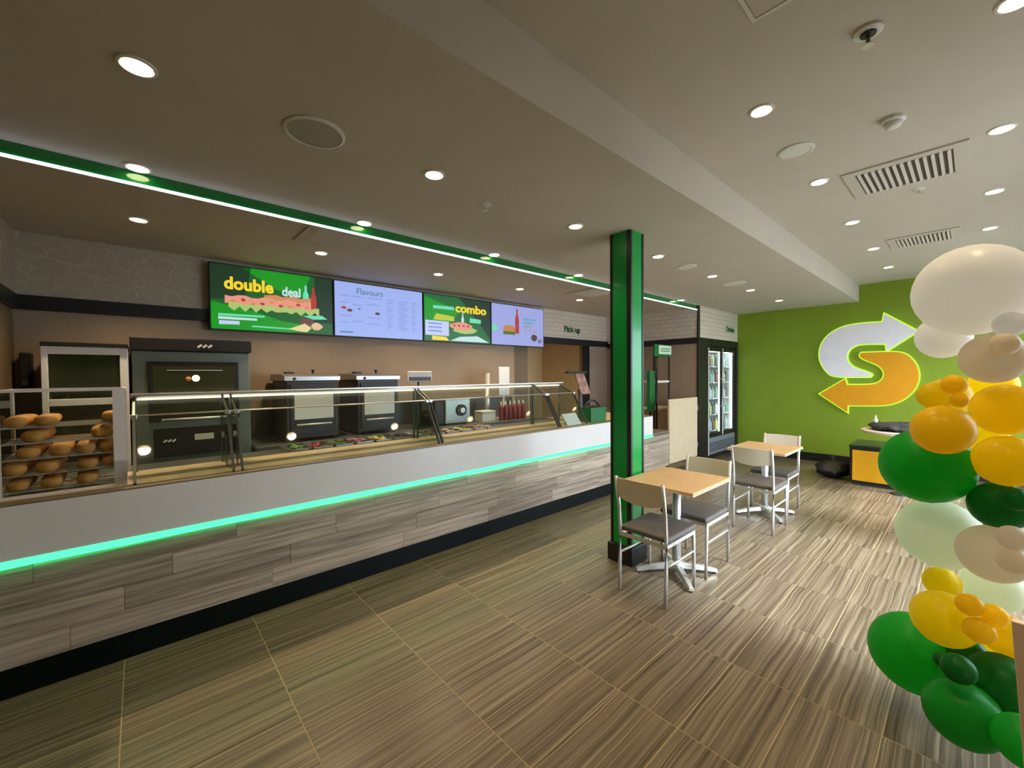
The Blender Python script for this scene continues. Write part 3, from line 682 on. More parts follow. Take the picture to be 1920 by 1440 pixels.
# ================================================================== DRINKS FRIDGE
fg = thing('drinks_fridge', 'black two-door glass drinks fridge lit white inside', 'fridge', ((FX0+FX1)/2, YC+0.35, 0))
fy0, fy1 = YC+0.03, YC+0.75
cab = MB().box(FX0, FX0+.04, fy0, fy1, 0.06, 2.06).box(FX1-.04, FX1, fy0, fy1, 0.06, 2.06).box(FX0+.04, FX1-.04, fy0, fy1, 2.0, 2.06).box(FX0+.04, FX1-.04, fy0, fy1, 0.06, 0.42).box(FX0+.04, FX1-.04, fy1-.04, fy1, 0.42, 2.0)
cab.build('cabinet', m_black, fg)
B(FX0+.042, FX1-.042, fy1-.05, fy1-.042, 0.43, 1.99).build('inner_back', m_white, fg)
MB().box(FX0+.041, FX0+.046, fy0+.01, fy1-.05, .43, 1.99).box(FX1-.046, FX1-.041, fy0+.01, fy1-.05, .43, 1.99).box(FX0+.046, FX1-.046, fy0+.01, fy1-.05, .422, .428).box(FX0+.046, FX1-.046, fy0+.01, fy1-.05, 1.992, 1.998).build('liner', m_white, fg)
gr = B(FX0+.005, FX1-.005, fy0-.025, fy0, 0.10, 0.40).build('kick_grille', mat('fridge_grey', (150, 156, 166), 0.4, 0.4), fg, bevel=0.006)
for k in range(5): B(FX0+.06, FX1-.06, fy0-.029, fy0-.025, 0.16+k*.035, 0.172+k*.035).build('slot', m_black, gr)
for x in (FX0+.1, FX1-.1):
    for y in (fy0+.1, fy1-.1): MB().lathe([(.03, 0), (.03, .062)], (x, y, 0), 10).build('foot', m_black, fg)
for x in (FX0+.05, (FX0+FX1)/2, FX1-.05): B(x-.012, x+.012, fy0+.02, fy0+.035, 0.46, 1.96).build('light_tube', e_fridge, fg)
B(FX0+.05, FX1-.05, fy0+.04, fy0+.06, 1.965, 1.985).build('light_tube', e_fridge, fg)
xm = (FX0+FX1)/2
for (a, b, hx) in ((FX0+.01, xm-.004, xm-.06), (xm+.004, FX1-.01, xm+.06)):
    f_ = MB().box(a, a+.045, fy0-.03, fy0, 0.42, 2.03).box(b-.045, b, fy0-.03, fy0, 0.42, 2.03).box(a+.045, b-.045, fy0-.03, fy0, 1.97, 2.03).box(a+.045, b-.045, fy0-.03, fy0, 0.42, 0.49)
    d_ = f_.build('door', m_black, fg, bevel=0.003)
    B(a-.004, a+.034, fy0-.036, fy0-.030, 0.10 if hx < xm else .42, 2.03).build('edge_profile', m_white, d_)
    B(a+.045, b-.045, fy0-.018, fy0-.012, 0.49, 1.97).build('pane', m_glass, d_)
    MB().tube([(hx, fy0-.03, 0.95), (hx, fy0-.06, 0.98), (hx, fy0-.06, 1.45), (hx, fy0-.03, 1.48)], 0.011).build('handle', m_alu, d_, smooth=True)
fz = [0.50, 0.80, 1.10, 1.40, 1.70]
for z in fz: B(FX0+.045, FX1-.045, fy0+.07, fy1-.06, z-.012, z).build('shelf', m_alu, fg)
bcols = [((150, 196, 160), 'pale green'), ((196, 216, 228), 'pale blue'), ((150, 96, 92), 'dusky red'), ((222, 220, 150), 'pale yellow'), ((90, 104, 110), 'dark'), ((228, 234, 236), 'clear white'), ((204, 214, 220), 'silvery')]
prof = [(.030, 0), (.033, .006), (.033, .14), (.026, .165), (.012, .19), (.012, .205)]
bme = []
for k, (rgb, nm) in enumerate(bcols):
    me = MB().lathe(prof, (0, 0, 0), 10).mesh('bottle'); me.materials.append(mat('drink_%s' % nm, rgb, 0.2, vary=0.1)); bme.append(me)
cap_me = MB().lathe([(.014, .205), (.014, .222)], (0, 0, 0), 8).mesh('cap'); cap_me.materials.append(m_white)
shelfname = ['bottom', 'second lowest', 'middle', 'second highest', 'top']
for si, z in enumerate(fz):
    for d_ in range(2):
        for k in range(5):
            x = (FX0+.105 if d_ == 0 else xm+.085) + k*0.110
            ci = (si*2 + d_*3 + (k//2)) % len(bcols)
            o = bpy.data.objects.new('drink_bottle', bme[ci]); COL.objects.link(o); o.location = (x, fy0+.115, z)
            tag(o, '%s drink bottle, %s fridge shelf behind the %s door, %s from left' % (bcols[ci][1], shelfname[si], 'left' if d_ == 0 else 'right', ORD[k]), 'bottle', 'bottles in the drinks fridge')
            c = bpy.data.objects.new('cap', cap_me); COL.objects.link(c); c.parent = o
# wall words
t = text('wall_lettering', 'Pick-up', 0.155, (5.80, YB-0.012, 2.36), m_green, None, bold=0.003); tag(t, 'green Pick-up lettering on the cream tiled wall band', 'lettering')
t = text('wall_lettering', 'Drinks', 0.15, (8.30, YC-0.006, 2.365), m_green, None, bold=0.003); tag(t, 'green Drinks lettering above the fridge', 'lettering')

# ================================================================== MENU SCREENS
SY = 4.93; SX = [0.510, 1.676, 2.842, 4.008]; SW, SH, SZ = 1.158, 0.655, 2.036
def E_(name, rgb, s=0.85): return emit('screen_'+name, rgb, s)
def flat(name, poly, m, parent, lvl):
    return MB().prism(poly, 1, SY-.004-.0012*lvl, SY-.003-.0012*lvl).build(name, m, parent)
def blob(cx, cz, rx, rz, n=18, jag=0.0):
    return [(cx+rx*math.cos(2*PI*i/n)*(1+random.uniform(-jag, jag)), cz+rz*math.sin(2*PI*i/n)*(1+random.uniform(-jag, jag))) for i in range(n)]
def bottle_poly(x, z, wd, ht):
    return [(x-wd, z), (x+wd, z), (x+wd, z+ht*.6), (x+wd*.4, z+ht*.78), (x+wd*.4, z+ht), (x-wd*.4, z+ht), (x-wd*.4, z+ht*.78), (x-wd, z+ht*.6)]
slab = ['green menu screen reading double deal, leftmost of the four', 'pale blue menu list screen right of the double deal screen', 'green menu screen with yellow word combo', 'pale blue menu screen with red bottle, rightmost of the four']
scr = []
for i in range(4):
    x0 = SX[i]
    s = thing('menu_screen', slab[i], 'screen', (x0+SW/2, SY, SZ), 'menu screens above the kitchen')
    B(x0, x0+SW, SY, SY+.04, SZ, SZ+SH).build('casing', m_black, s, bevel=0.003)
    B(x0+.35, x0+.8, SY+.04, YB-.03, SZ+.2, SZ+.45).build('bracket', m_black, s)
    rgb = [(10, 92, 30), (158, 178, 240), (8, 104, 44), (158, 166, 226)][i]
    d = B(x0+.012, x0+SW-.012, SY-.003, SY, SZ+.012, SZ+SH-.012).build('display', E_('base%d' % i, rgb), s)
    scr.append((x0, d))
def P(i, u, v): return (SX[i]+.012+u*(SW-.024), SZ+.012+v*(SH-.024))
def poly(i, pts): return [P(i, u, v) for u, v in pts]
ydk = E_('dark_green', (16, 52, 26)); ymid = E_('leaf_green', (8, 150, 22)); yel = E_('yellow', (246, 214, 40)); yw = E_('mint_white', (196, 226, 226))
pink = E_('ham_pink', (232, 150, 128)); redc = E_('tomato_red', (176, 52, 44)); let = E_('lettuce', (172, 196, 110)); mint = E_('mint', (110, 220, 180)); brown = E_('crust', (206, 140, 84))
bluew = E_('blue_white', (196, 206, 246)); tealt = E_('teal_text', (70, 120, 140)); greyt = E_('grey_text', (124, 146, 214)); darkc = E_('cookie', (84, 54, 48)); bread_e = E_('bun', (190, 128, 60))
# screen 1
x0, d = scr[0]
flat('background_band', poly(0, [(0, 0), (.62, 0), (.9, .12), (.55, .18), (.3, .32), (0, .42)]), ymid, d, 1)
flat('background_band', poly(0, [(.22, 1), (.8, 1), (.72, .62), (.5, .7)]), ymid, d, 1)
flat('background_shade', poly(0, [(0, .45), (.25, .5), (.3, 1), (0, 1)]), ydk, d, 1)
flat('background_shade', poly(0, [(.82, .2), (1, .2), (1, 1), (.84, 1)]), ydk, d, 1)
a = P(0, .095, .635); text('lettering', 'double', 0.168, (a[0], SY-.009, a[1]), yel, d, bold=.006, sx=.93)
a = P(0, .545, .615); text('lettering', 'deal', 0.135, (a[0], SY-.0085, a[1]), yw, d, bold=.004, sx=.85)
flat('bottle_picture', bottle_poly(*P(0, .755, .42), .030, .26), mint, d, 2); flat('bottle_picture', bottle_poly(*P(0, .825, .40), .030, .26), redc, d, 2)
flat('sandwich_picture', [P(0, u/20, .535+.02*math.sin(u*1.7)) for u in range(2, 17)] + [P(0, u/20, .42+.02*math.sin(u*2.3)) for u in range(16, 1, -1)], pink, d, 4)
flat('sandwich_picture', [P(0, u/20, .60+.015*math.sin(u*2.1)) for u in range(8, 17)] + [P(0, u/20, .50) for u in range(16, 7, -1)], brown, d, 3)
flat('salad_picture', [P(0, u/24, .435+.02*math.sin(u*1.9)) for u in range(3, 22)] + [P(0, u/24, .33+.04*math.sin(u*2.9)) for u in range(21, 2, -1)], let, d, 3)
for k in range(9):
    u = .16 + k*.075; flat('tomato_picture', blob(*P(0, u, .45+.03*math.sin(k*2)), .022, .014, 10, .15), redc if k % 2 else brown, d, 5)
flat('caption_lines', poly(0, [(.05, .20), (.40, .22), (.40, .25), (.05, .24)]), mint, d, 5)
flat('caption_lines', poly(0, [(.05, .15), (.34, .16), (.34, .195), (.05, .19)]), yw, d, 5)
flat('caption_box', poly(0, [(.055, .07), (.205, .08), (.205, .135), (.055, .13)]), bluew, d, 5)
flat('caption_lines', poly(0, [(.30, .055), (.62, .05), (.62, .07), (.30, .08)]), mint, d, 5)
flat('cookie_picture', blob(*P(0, .76, .20), .075, .045, 14, .15), E_('berry', (110, 64, 66)), d, 5)
flat('wrapper_picture', poly(0, [(.60, .06), (.74, .17), (.80, .10), (.76, .02), (.68, .03)]), E_('wrap', (226, 214, 150)), d, 6)
flat('wrapper_picture', blob(*P(0, .85, .13), .06, .04, 12, .15), E_('wrap2', (230, 190, 150)), d, 6)
flat('salad_picture', poly(0, [(.72, .30), (.9, .33), (.95, .27), (.82, .25)]), mint, d, 5)
# screen 2
x0, d = scr[1]
a = P(1, .22, .80); text('lettering', 'Flavours', 0.105, (a[0], SY-.007, a[1]), tealt, d, sx=.95)
for c, (u0, u1, n) in enumerate(((.05, .16, 5), (.18, .30, 4), (.33, .5, 5), (.56, .64, 12), (.70, .82, 14), (.86, .92, 14))):
    for k in range(n):
        v = .74 - k*(.62/n)
        if c < 3 and .38 < v < .58: continue
        flat('text_line', poly(1, [(u0, v), (u1 - .02*((k*7) % 3), v), (u1 - .02*((k*7) % 3), v+.014), (u0, v+.014)]), greyt, d, 2)
for (u, v, r, m_) in ((.09, .52, .03, redc), (.15, .48, .032, darkc), (.25, .52, .018, tealt), (.45, .46, .03, darkc)):
    flat('food_picture', blob(*P(1, u, v), r, r*.55, 12, .15), m_, d, 3)
flat('text_line', poly(1, [(.05, .06), (.18, .06), (.18, .085), (.05, .085)]), tealt, d, 2)
# screen 3
x0, d = scr[2]
flat('background_band', poly(2, [(0, .42), (0, .95), (.5, .7), (.35, .35)]), ymid, d, 1)
flat('background_shade', poly(2, [(.5, 1), (1, 1), (1, .1), (.8, .5)]), ydk, d, 1)
a = P(2, .44, .68); text('lettering', 'combo', 0.165, (a[0], SY-.007, a[1]), yel, d, bold=.006, sx=1.2)
flat('caption_lines', poly(2, [(.12, .70), (.42, .71), (.42, .78), (.12, .77)]), mint, d, 3)
flat('caption_lines', poly(2, [(.12, .46), (.42, .46), (.42, .56), (.16, .60)]), E_('lime_text', (190, 200, 50)), d, 3)
flat('caption_box', poly(2, [(.01, .12), (.34, .12), (.34, .44), (.01, .44)]), bluew, d, 2)
for k in range(3): flat('text_line', poly(2, [(.05, .20+k*.08), (.24, .20+k*.08), (.24, .23+k*.08), (.05, .23+k*.08)]), greyt, d, 3)
flat('bottle_picture', bottle_poly(*P(2, .55, .35), .022, .2), yw, d, 2)
flat('sandwich_picture', blob(*P(2, .53, .36), .20, .055, 16, .1), pink, d, 4)
flat('salad_picture', blob(*P(2, .58, .27), .21, .05, 16, .15), let, d, 3)
for k in range(4): flat('tomato_picture', blob(*P(2, .42+.07*k, .37), .022, .014, 10, .15), redc, d, 5)
flat('wrapper_picture', poly(2, [(.1, .02), (.34, .02), (.30, .10), (.1, .11)]), yel, d, 3)
flat('wrapper_picture', poly(2, [(.36, .02), (.98, .02), (.78, .16), (.5, .12)]), yw, d, 3)
flat('caption_lines', poly(2, [(.66, .46), (.84, .46), (.84, .55), (.66, .57)]), mint, d, 3)
# screen 4
x0, d = scr[3]
flat('bottle_picture', bottle_poly(*P(3, .46, .30), .042, .40), redc, d, 3)
flat('bottle_picture', bottle_poly(*P(3, .46, .67), .018, .16), yw, d, 2)
flat('burger_picture', poly(3, [(.2, .30), (.42, .30), (.42, .42), (.38, .49), (.24, .49), (.2, .42)]), bread_e, d, 4)
flat('burger_picture', poly(3, [(.2, .26), (.42, .26), (.42, .34), (.2, .34)]), E_('burger_green', (70, 110, 40)), d, 5)
flat('leaf_picture', poly(3, [(0, .3), (.1, .38), (.07, .5), (0, .46)]), mint, d, 2)
for k, (u0, u1, v) in enumerate(((.58, .84, .66), (.58, .78, .57), (.60, .74, .48))): flat('caption_lines', poly(3, [(u0, v), (u1, v), (u1, v+.055), (u0, v+.055)]), E_('teal_soft', (110, 166, 186)), d, 2)
flat('cookie_picture', blob(*P(3, .80, .22), .075, .055, 14, .12), darkc, d, 3)
flat('cookie_picture', blob(*P(3, .92, .14), .05, .04, 12, .12), E_('cookie2', (130, 110, 150)), d, 3)
for k in range(3): flat('text_line', poly(3, [(.60+k*.09, .36), (.65+k*.09, .36), (.65+k*.09, .44), (.60+k*.09, .44)]), E_('tan_text', (176, 150, 170)), d, 2)

# ================================================================== WALL LOGO
LW = [(0.57, 2.189, 1), (0.92, 1.903, 1), (0.931, 2.017, 1), (1.17, 2.035), (1.305, 2.021), (1.393, 1.945), (1.425, 1.837), (1.398, 1.727), (1.323, 1.643), (1.166, 1.575), (1.085, 1.530), (1.115, 1.492, 1), (1.594, 1.489), (1.697, 1.58), (1.778, 1.737), (1.803, 1.894), (1.769, 2.077), (1.667, 2.225), (1.511, 2.329), (1.297, 2.371), (0.973, 2.366, 1), (0.951, 2.493, 1)]
LY = [(1.787, 1.196, 1), (1.439, 1.453, 1), (1.413, 1.357, 1), (1.104, 1.361), (1.004, 1.401), (0.95, 1.48), (0.947, 1.571), (0.987, 1.65), (1.066, 1.71), (1.219, 1.789), (1.257, 1.844), (1.23, 1.888, 1), (0.778, 1.888), (0.666, 1.82), (0.584, 1.692), (0.547, 1.542), (0.558, 1.392), (0.616, 1.254), (0.715, 1.137), (0.846, 1.059), (1.001, 1.026), (1.404, 1.014, 1), (1.403, 0.896, 1)]
def chaikin(pts, it=2):
    for _ in range(it):
        out = []; n = len(pts)
        for i in range(n):
            p, q = pts[i], pts[(i+1) % n]
            if len(p) == 3: out.append(p)
            else: out.append((p[0]*.75+q[0]*.25, p[1]*.75+q[1]*.25))
            if len(q) == 2: out.append((p[0]*.25+q[0]*.75, p[1]*.25+q[1]*.75))
        pts = out
    return [(p[0], p[1]) for p in pts]
def offset_poly(pts, d):
    n = len(pts); area = sum(pts[i][0]*pts[(i+1) % n][1]-pts[(i+1) % n][0]*pts[i][1] for i in range(n)); sg_ = 1 if area > 0 else -1
    out = []
    for i in range(n):
        a, b, c = Vector(pts[i-1]), Vector(pts[i]), Vector(pts[(i+1) % n])
        e1 = (b-a).normalized(); e2 = (c-b).normalized()
        n1 = Vector((e1.y, -e1.x))*sg_; n2 = Vector((e2.y, -e2.x))*sg_
        nn = (n1+n2); nn = nn.normalized() if nn.length > 1e-3 else n1
        k = 1/max(0.5, nn.dot(n1)); out.append((b.x+nn.x*d*k, b.y+nn.y*d*k))
    return out
lg = thing('wall_sign', 'large S emblem of white and yellow arrows with lime lit edges on green wall', 'sign', (XF-.03, 1.18, 0.9))
for pts, nm, m_ in ((LW, 'white_arrow', mat('sign_white', (242, 240, 242), 0.5, vary=0.03)), (LY, 'yellow_arrow', mat('sign_yellow', (226, 158, 12), 0.5, vary=0.03))):
    pp = chaikin(pts)
    o = MB().prism(pp, 0, XF-.060, XF-.030).build(nm, m_, lg)
    q = offset_poly(pp, 0.018)
    MB().prism(q, 0, XF-.032, XF-.010).build('lit_edge', e_lime, o)

# ================================================================== CEILING FITTINGS
def downlight_proto():
    t = thing('downlight', 'x', 'ceiling light', (0, 0, 0), 'recessed downlights')
    MB().lathe([(.062, -.0005), (.060, -.006), (.050, -.008), (.049, -.0005)], (0, 0, 0), 24).build('trim_ring', m_white, t)
    MB().lathe([(.047, -.003), (.047, -.009), (.030, -.010)], (0, 0, 0), 20).build('lens', e_down, t)
    return t
dproto = downlight_proto()
sd = bpy.data.lights.new('downlight_beam', 'SPOT'); sd.energy = SPOT_W; sd.color = SPOT_COL; sd.spot_size = math.radians(105); sd.spot_blend = 0.8; sd.shadow_soft_size = 0.04
sk = sd.copy(); sk.energy = SPOT_W*5.5; sk.spot_size = math.radians(120)
sh = sd.copy(); sh.energy = SPOT_W*2.3
GXS = [0.015 + 1.275*k for k in range(7)]
grid = [(2.095, ZL, GXS, 'in the low ceiling row beside the bulkhead'), (3.098, ZL, GXS[:4]+GXS[5:6], 'in the row against the green fascia'),
        (4.105, ZL, GXS[:5], 'in the kitchen ceiling row'), (0.79, ZU, GXS[2:], 'in the high ceiling row next to the bulkhead'), (-0.10, ZU, GXS[2:], 'in the high ceiling row above the balloons'),
        (0.79, ZU, GXS[1:2], 'overhead, out of view, bulkhead side'), (-0.10, ZU, GXS[1:2], 'overhead, out of view, window side')]
first = True
for y, z, xs, where in grid:
    for k, x in enumerate(xs):
        lab = 'round downlight %s, %s from camera' % (where, ORD[k])
        if first: o = dproto; o.location = (x, y, z); o['label'] = lab; first = False
        else: o = dup(dproto, (x, y, z), 0, lab)
for o in [o for o in COL.objects if o.name.startswith('downlight') and o.type == 'EMPTY']:
    l = bpy.data.objects.new('beam', sk if o.location.y > 4 else (sh if o.location.y < 1 else sd)); COL.objects.link(l); l.parent = o; l.location = (0, 0, -.02)
# corridor ceiling downlight
cl = thing('downlight', 'round recessed downlight in the corridor behind the back doorway', 'ceiling light', (5.4, YB+.55, ZL), 'recessed downlights')
for ch in dproto.children:
    if ch.type == 'MESH':
        c = ch.copy(); COL.objects.link(c); c.parent = cl
l = bpy.data.objects.new('beam', sd); COL.objects.link(l); l.parent = cl; l.location = (0, 0, -.02)

def speaker(x, y, z, r, lab, g=(170, 168, 158)):
    t = thing('ceiling_speaker', lab, 'speaker', (x, y, z), 'round ceiling speakers')
    MB().lathe([(r, z-.0005), (r, z-.006), (r-.014, z-.010), (r-.016, z-.0005)], (x, y, 0), 32).build('rim', m_white, t)
    MB().lathe([(r-.016, z-.002), (r-.016, z-.007), (r*.4, z-.009)], (x, y, 0), 32).build('grille', mat('speaker_mesh_%d' % g[0], g, 0.7, vary=0.06, scale=150), t)
speaker(0.645, 2.11, ZL, 0.135, 'large round speaker grille in the low ceiling near the camera')
speaker(4.46, 2.095, ZL, 0.10, 'round speaker disc in the low ceiling just right of the pillar', (228, 226, 220))
speaker(5.75, 2.08, ZL, 0.135, 'round speaker disc in the low ceiling towards the green wall', (228, 226, 220))
speaker(3.194, 0.78, ZU, 0.10, 'pale round speaker disc in the high ceiling', (228, 226, 220))
def detector(x, y, z, r, lab, kind):
    t = thing('ceiling_detector' if kind != 'sprinkler' else 'sprinkler', lab, 'detector' if kind != 'sprinkler' else 'sprinkler', (x, y, z))
    if kind == 'smoke':
        MB().lathe([(r, z-.0005), (r, z-.018), (r*.8, z-.024)], (x, y, 0), 24).build('base', m_white, t)
        MB().lathe([(r*.7, z-.024), (r*.75, z-.036), (r*.6, z-.05), (r*.25, z-.056)], (x, y, 0), 24).build('dome', m_white, t, smooth=True)
        MB().lathe([(r*.62, z-.040), (r*.66, z-.045)], (x, y, 0), 20).build('slot', m_black, t)
    elif kind == 'ring':
        MB().lathe([(r, z-.0005), (r, z-.010), (r*.70, z-.014)], (x, y, 0), 24).build('flange', m_white, t)
        MB().lathe([(r*.55, z-.014), (r*.55, z-.020), (r*.3, z-.022)], (x, y, 0), 20).build('core', m_black, t)
        MB().tube([(x, y, z-.02), (x, y, z-.06)], .008).build('stem', m_dsteel, t)
        MB().lathe([(.022, z-.062), (.022, z-.066)], (x, y, 0), 12).build('deflector', m_alu, t)
    else:
        MB().lathe([(r, z-.0005), (r*.9, z-.006), (r*.4, z-.008)], (x, y, 0), 20).build('flange', m_white, t)
        MB().tube([(x, y, z-.008), (x, y, z-.035)], .006).build('stem', m_alu, t)
        MB().lathe([(r*.5, z-.035), (r*.5, z-.039)], (x, y, 0), 12).build('deflector', m_alu, t)
detector(3.215, 0.318, ZU, 0.055, 'white domed smoke detector on the high ceiling', 'smoke')
detector(2.314, 0.310, ZU, 0.050, 'round fitting with dark centre on the high ceiling near the camera', 'ring')
detector(1.78, 2.24, ZL, 0.040, 'small sprinkler in the low ceiling left of the pillar', 'sprinkler')
detector(4.60, 0.30, ZU, 0.036, 'small sprinkler in the high ceiling beyond the big vent', 'sprinkler')
def vent(x0, x1, y0, y1, z, lab, n=11):
    t = thing('air_vent', lab, 'vent', ((x0+x1)/2, (y0+y1)/2, z), 'square ceiling air vents')
    w_ = 0.07
    MB().box(x0, x1, y0, y0+w_, z-.012, z-.0005).box(x0, x1, y1-w_, y1, z-.012, z-.0005).box(x0, x0+w_, y0+w_, y1-w_, z-.012, z-.0005).box(x1-w_, x1, y0+w_, y1-w_, z-.012, z-.0005).build('frame', m_ceil, t, bevel=0.002)
    B(x0+w_, x1-w_, y0+w_, y1-w_, z-.003, z-.0005).build('duct_shade', mat('vent_shadow_grey', (104, 98, 88), .8, vary=.05), t)  # flat grey sheet imitates the shade behind the slats
    for k in range(n):
        y = y0+w_+(y1-y0-2*w_)*(k+.5)/n
        MB().bar((x0+w_, y, z-.012), (x1-w_, y, z-.012), .020, .003, (0, .6, .8)).build('slat', m_ceil, t)
vent(3.84, 4.45, 0.03, 0.66, ZU, 'square slatted air vent in the high ceiling nearer the camera', 13)
vent(6.08, 6.60, 0.10, 0.65, ZU, 'square slatted air vent in the high ceiling farther along', 13)
vent(0.99, 1.58, 3.28, 3.87, ZL, 'slatted air vent in the kitchen ceiling behind the green fascia', 13)
vent(4.55, 5.10, 3.35, 3.90, ZL, 'slatted air vent in the kitchen ceiling left of the pillar top', 11)
ha = thing('access_hatch', 'square access hatch in the high ceiling at the top edge', 'hatch', (1.66, 0.37, ZU))
MB().box(1.40, 1.90, 0.12, 0.135, ZU-.006, ZU-.0005).box(1.40, 1.90, 0.605, 0.62, ZU-.006, ZU-.0005).box(1.40, 1.415, .135, .605, ZU-.006, ZU-.0005).box(1.885, 1.90, .135, .605, ZU-.006, ZU-.0005).build('frame', m_white, ha)
B(1.418, 1.882, .138, .602, ZU-.004, ZU-.0005).build('panel', m_ceil, ha)

# ================================================================== TABLES AND CHAIRS
def make_table(loc, lab):
    t = thing('cafe_table', lab, 'table', (0, 0, 0), 'cafe tables')
    tp = MB().box(-.325, .325, -.28, .28, .728, .748).build('table_top', m_tabletop, t, bevel=.004)
    B(-.327, .327, -.282, .282, .722, .7275).build('edge_band', m_white, t, bevel=.002)
    B(-.20, .20, -.18, .18, .700, .7215).build('top_plate', m_dsteel, t, bevel=.003)
    MB().tube([(0, 0, .07), (0, 0, .70)], .032, 14).build('column', m_alu, t, smooth=True)
    MB().lathe([(.06, .055), (.058, .085), (.034, .10)], (0, 0, 0), 16).build('hub', m_alu, t)
    for k in range(4):
        a = PI/4 + k*PI/2; c, s_ = math.cos(a), math.sin(a)
        f = MB(); n = Vector((-s_, c, 0))
        secs = [(.03, .028, .045, .085), (.20, .024, .030, .062), (.31, .020, .012, .036)]
        base = len(f.v)
        for r, hw, zb, zt in secs:
            p = Vector((c*r, s_*r, 0))
            for q, z in ((-hw, zb), (hw, zb), (hw*.7, zt), (-hw*.7, zt)): f.v.append(tuple(p+n*q+Vector((0, 0, z))))
        for i in range(2):
            for j in range(4): f.f.append((i*4+j, i*4+(j+1) % 4, (i+1)*4+(j+1) % 4, (i+1)*4+j))
        f.f += [(3, 2, 1, 0), (8, 9, 10, 11)]
        ft = f.build('foot', m_alu, t, bevel=.003)
        MB().lathe([(.016, 0), (.016, .014)], (c*.292, s_*.292, 0), 10).build('glide', m_black, ft)
    t.location = loc
    return t
tab = make_table((3.12, 1.548, 0), 'small beech cafe table on a cross foot in front of the pillar')
dup(tab, (5.15, 1.535, 0), 0, 'small beech cafe table on a cross foot nearer the green wall')
def make_chair():
    t = thing('cafe_chair', 'x', 'chair', (0, 0, 0), 'cafe chairs')
    W = .178
    for s_ in (-1, 1):
        y = s_*W
        MB().tube([(-.012, y, 0), (0, y, .25), (.004, y, .45), (-.012, y, .62), (-.05, y, .838)], .0128, 8).build('back_leg', m_alu, t, smooth=True)
        MB().tube([(.415, y, 0), (.408, y, .25), (.40, y, .425)], .0128, 8).build('front_leg', m_alu, t, smooth=True)
        MB().bar((.003, y, .412), (.408, y, .412), .018, .026).build('seat_rail', m_alu, t)
        MB().tube([(0, y, .27), (.408, y, .27)], .008, 8).build('stretcher', m_alu, t, smooth=True)
    MB().bar((.003, -W, .408), (.003, W, .408), .02, .022).build('seat_rail', m_alu, t)
    MB().bar((.40, -W, .412), (.40, W, .412), .02, .022).build('seat_rail', m_alu, t)
    st = MB().box(.012, .435, -W-.012, W+.012, .427, .468).build('seat', m_seat, t, bevel=.018, seg=3)
    # backrest: ply panel, bowed in plan, lower edge sagging in the middle
    mb = MB(); nu, nv = 12, 5
    for side in (0, 1):
        for j in range(nv+1):
            for i in range(nu+1):
                u = -1 + 2*i/nu; v = j/nv
                z0 = .655 + .038*abs(u)**2.2; z1 = .832 - .010*abs(u)**6
                z = z0 + (z1-z0)*v
                x = -.018 - (z-.655)*.185 + .020*(u*u-1) + (.012 if side else 0)
                mb.v.append((x, u*(W+.010), z))
    S = (nu+1)*(nv+1)
    for side in (0, 1):
        for j in range(nv):
            for i in range(nu):
                q = [side*S+j*(nu+1)+i, side*S+j*(nu+1)+i+1, side*S+(j+1)*(nu+1)+i+1, side*S+(j+1)*(nu+1)+i]
                mb.f.append(tuple(q if side else q[::-1]))
    rim = [i for i in range(nu+1)] + [j*(nu+1)+nu for j in range(1, nv+1)] + [nv*(nu+1)+i for i in range(nu-1, -1, -1)] + [j*(nu+1) for j in range(nv-1, 0, -1)]
    for a, b in zip(rim, rim[1:]+rim[:1]): mb.f.append((a, b, b+S, a+S))
    mb.build('backrest', m_cream, t, bevel=.003)
    return t
ch = make_chair(); ch.location = (2.587, 1.533, 0); ch['label'] = 'nearest metal cafe chair, tucked at the table before the pillar, back to the camera'
dup(ch, (3.600, 1.525, 0), PI, 'metal cafe chair facing the camera at the table before the pillar')
dup(ch, (4.510, 1.450, 0), 0, 'metal cafe chair with its back to the camera at the table nearer the green wall')
dup(ch, (5.625, 1.513, 0), PI, 'metal cafe chair facing the camera at the table nearer the green wall')

# ================================================================== FAR CORNER: yellow cabinet, bag, round table
yc = thing('bin_cabinet', 'low black cabinet with a bright yellow door by the green wall', 'cabinet', (7.78, 0.82, 0))
B(7.42, 8.1, 0.44, 1.15, 0.03, 0.525).build('body', m_black, yc, bevel=.004)
B(7.405, 7.42, 0.47, 1.12, 0.06, 0.485).build('door', m_yellowdoor, yc, bevel=.006)
B(7.41, 8.11, 0.43, 1.16, 0.525, 0.55).build('top', mat('dark_green_top', (24, 52, 30), 0.4), yc, bevel=.004)
B(7.45, 8.07, 0.47, 1.12, 0.0, 0.03).build('plinth', m_dsteel, yc)
bg_ = thing('black_bag', 'black plastic bag slumped on the floor beside the yellow cabinet', 'bag', (7.72, 1.42, 0))
mb = MB().ell((7.75, 1.40, .11), .26, .20, .11, 20, 12)
mb.v = [(x+.03*math.sin(y*31+z*17), y+.03*math.sin(x*29+z*23), max(0.0, z*(1+.16*math.sin(x*23+y*19)))) for x, y, z in mb.v]
mb.build('bag', m_bag, bg_, smooth=True)
MB().tube([(7.80, 1.40, .19), (7.82, 1.41, .24), (7.85, 1.43, .27)], .03, 8, .045).build('tied_neck', m_bag, bg_, smooth=True)
TX_, TY_ = 7.2, 0.60
rtb = thing('round_table', 'round pale edged table holding a dark bag in the far corner', 'table', (TX_, TY_, 0))
MB().lathe([(.395, .785), (.40, .795), (.40, .815), (.39, .82)], (TX_, TY_, 0), 40).build('table_top', mat('pale_edge', (222, 210, 190), 0.4, vary=.04), rtb)
MB().tube([(TX_, TY_, .02), (TX_, TY_, .785)], .03, 12).build('column', m_dsteel, rtb, smooth=True)
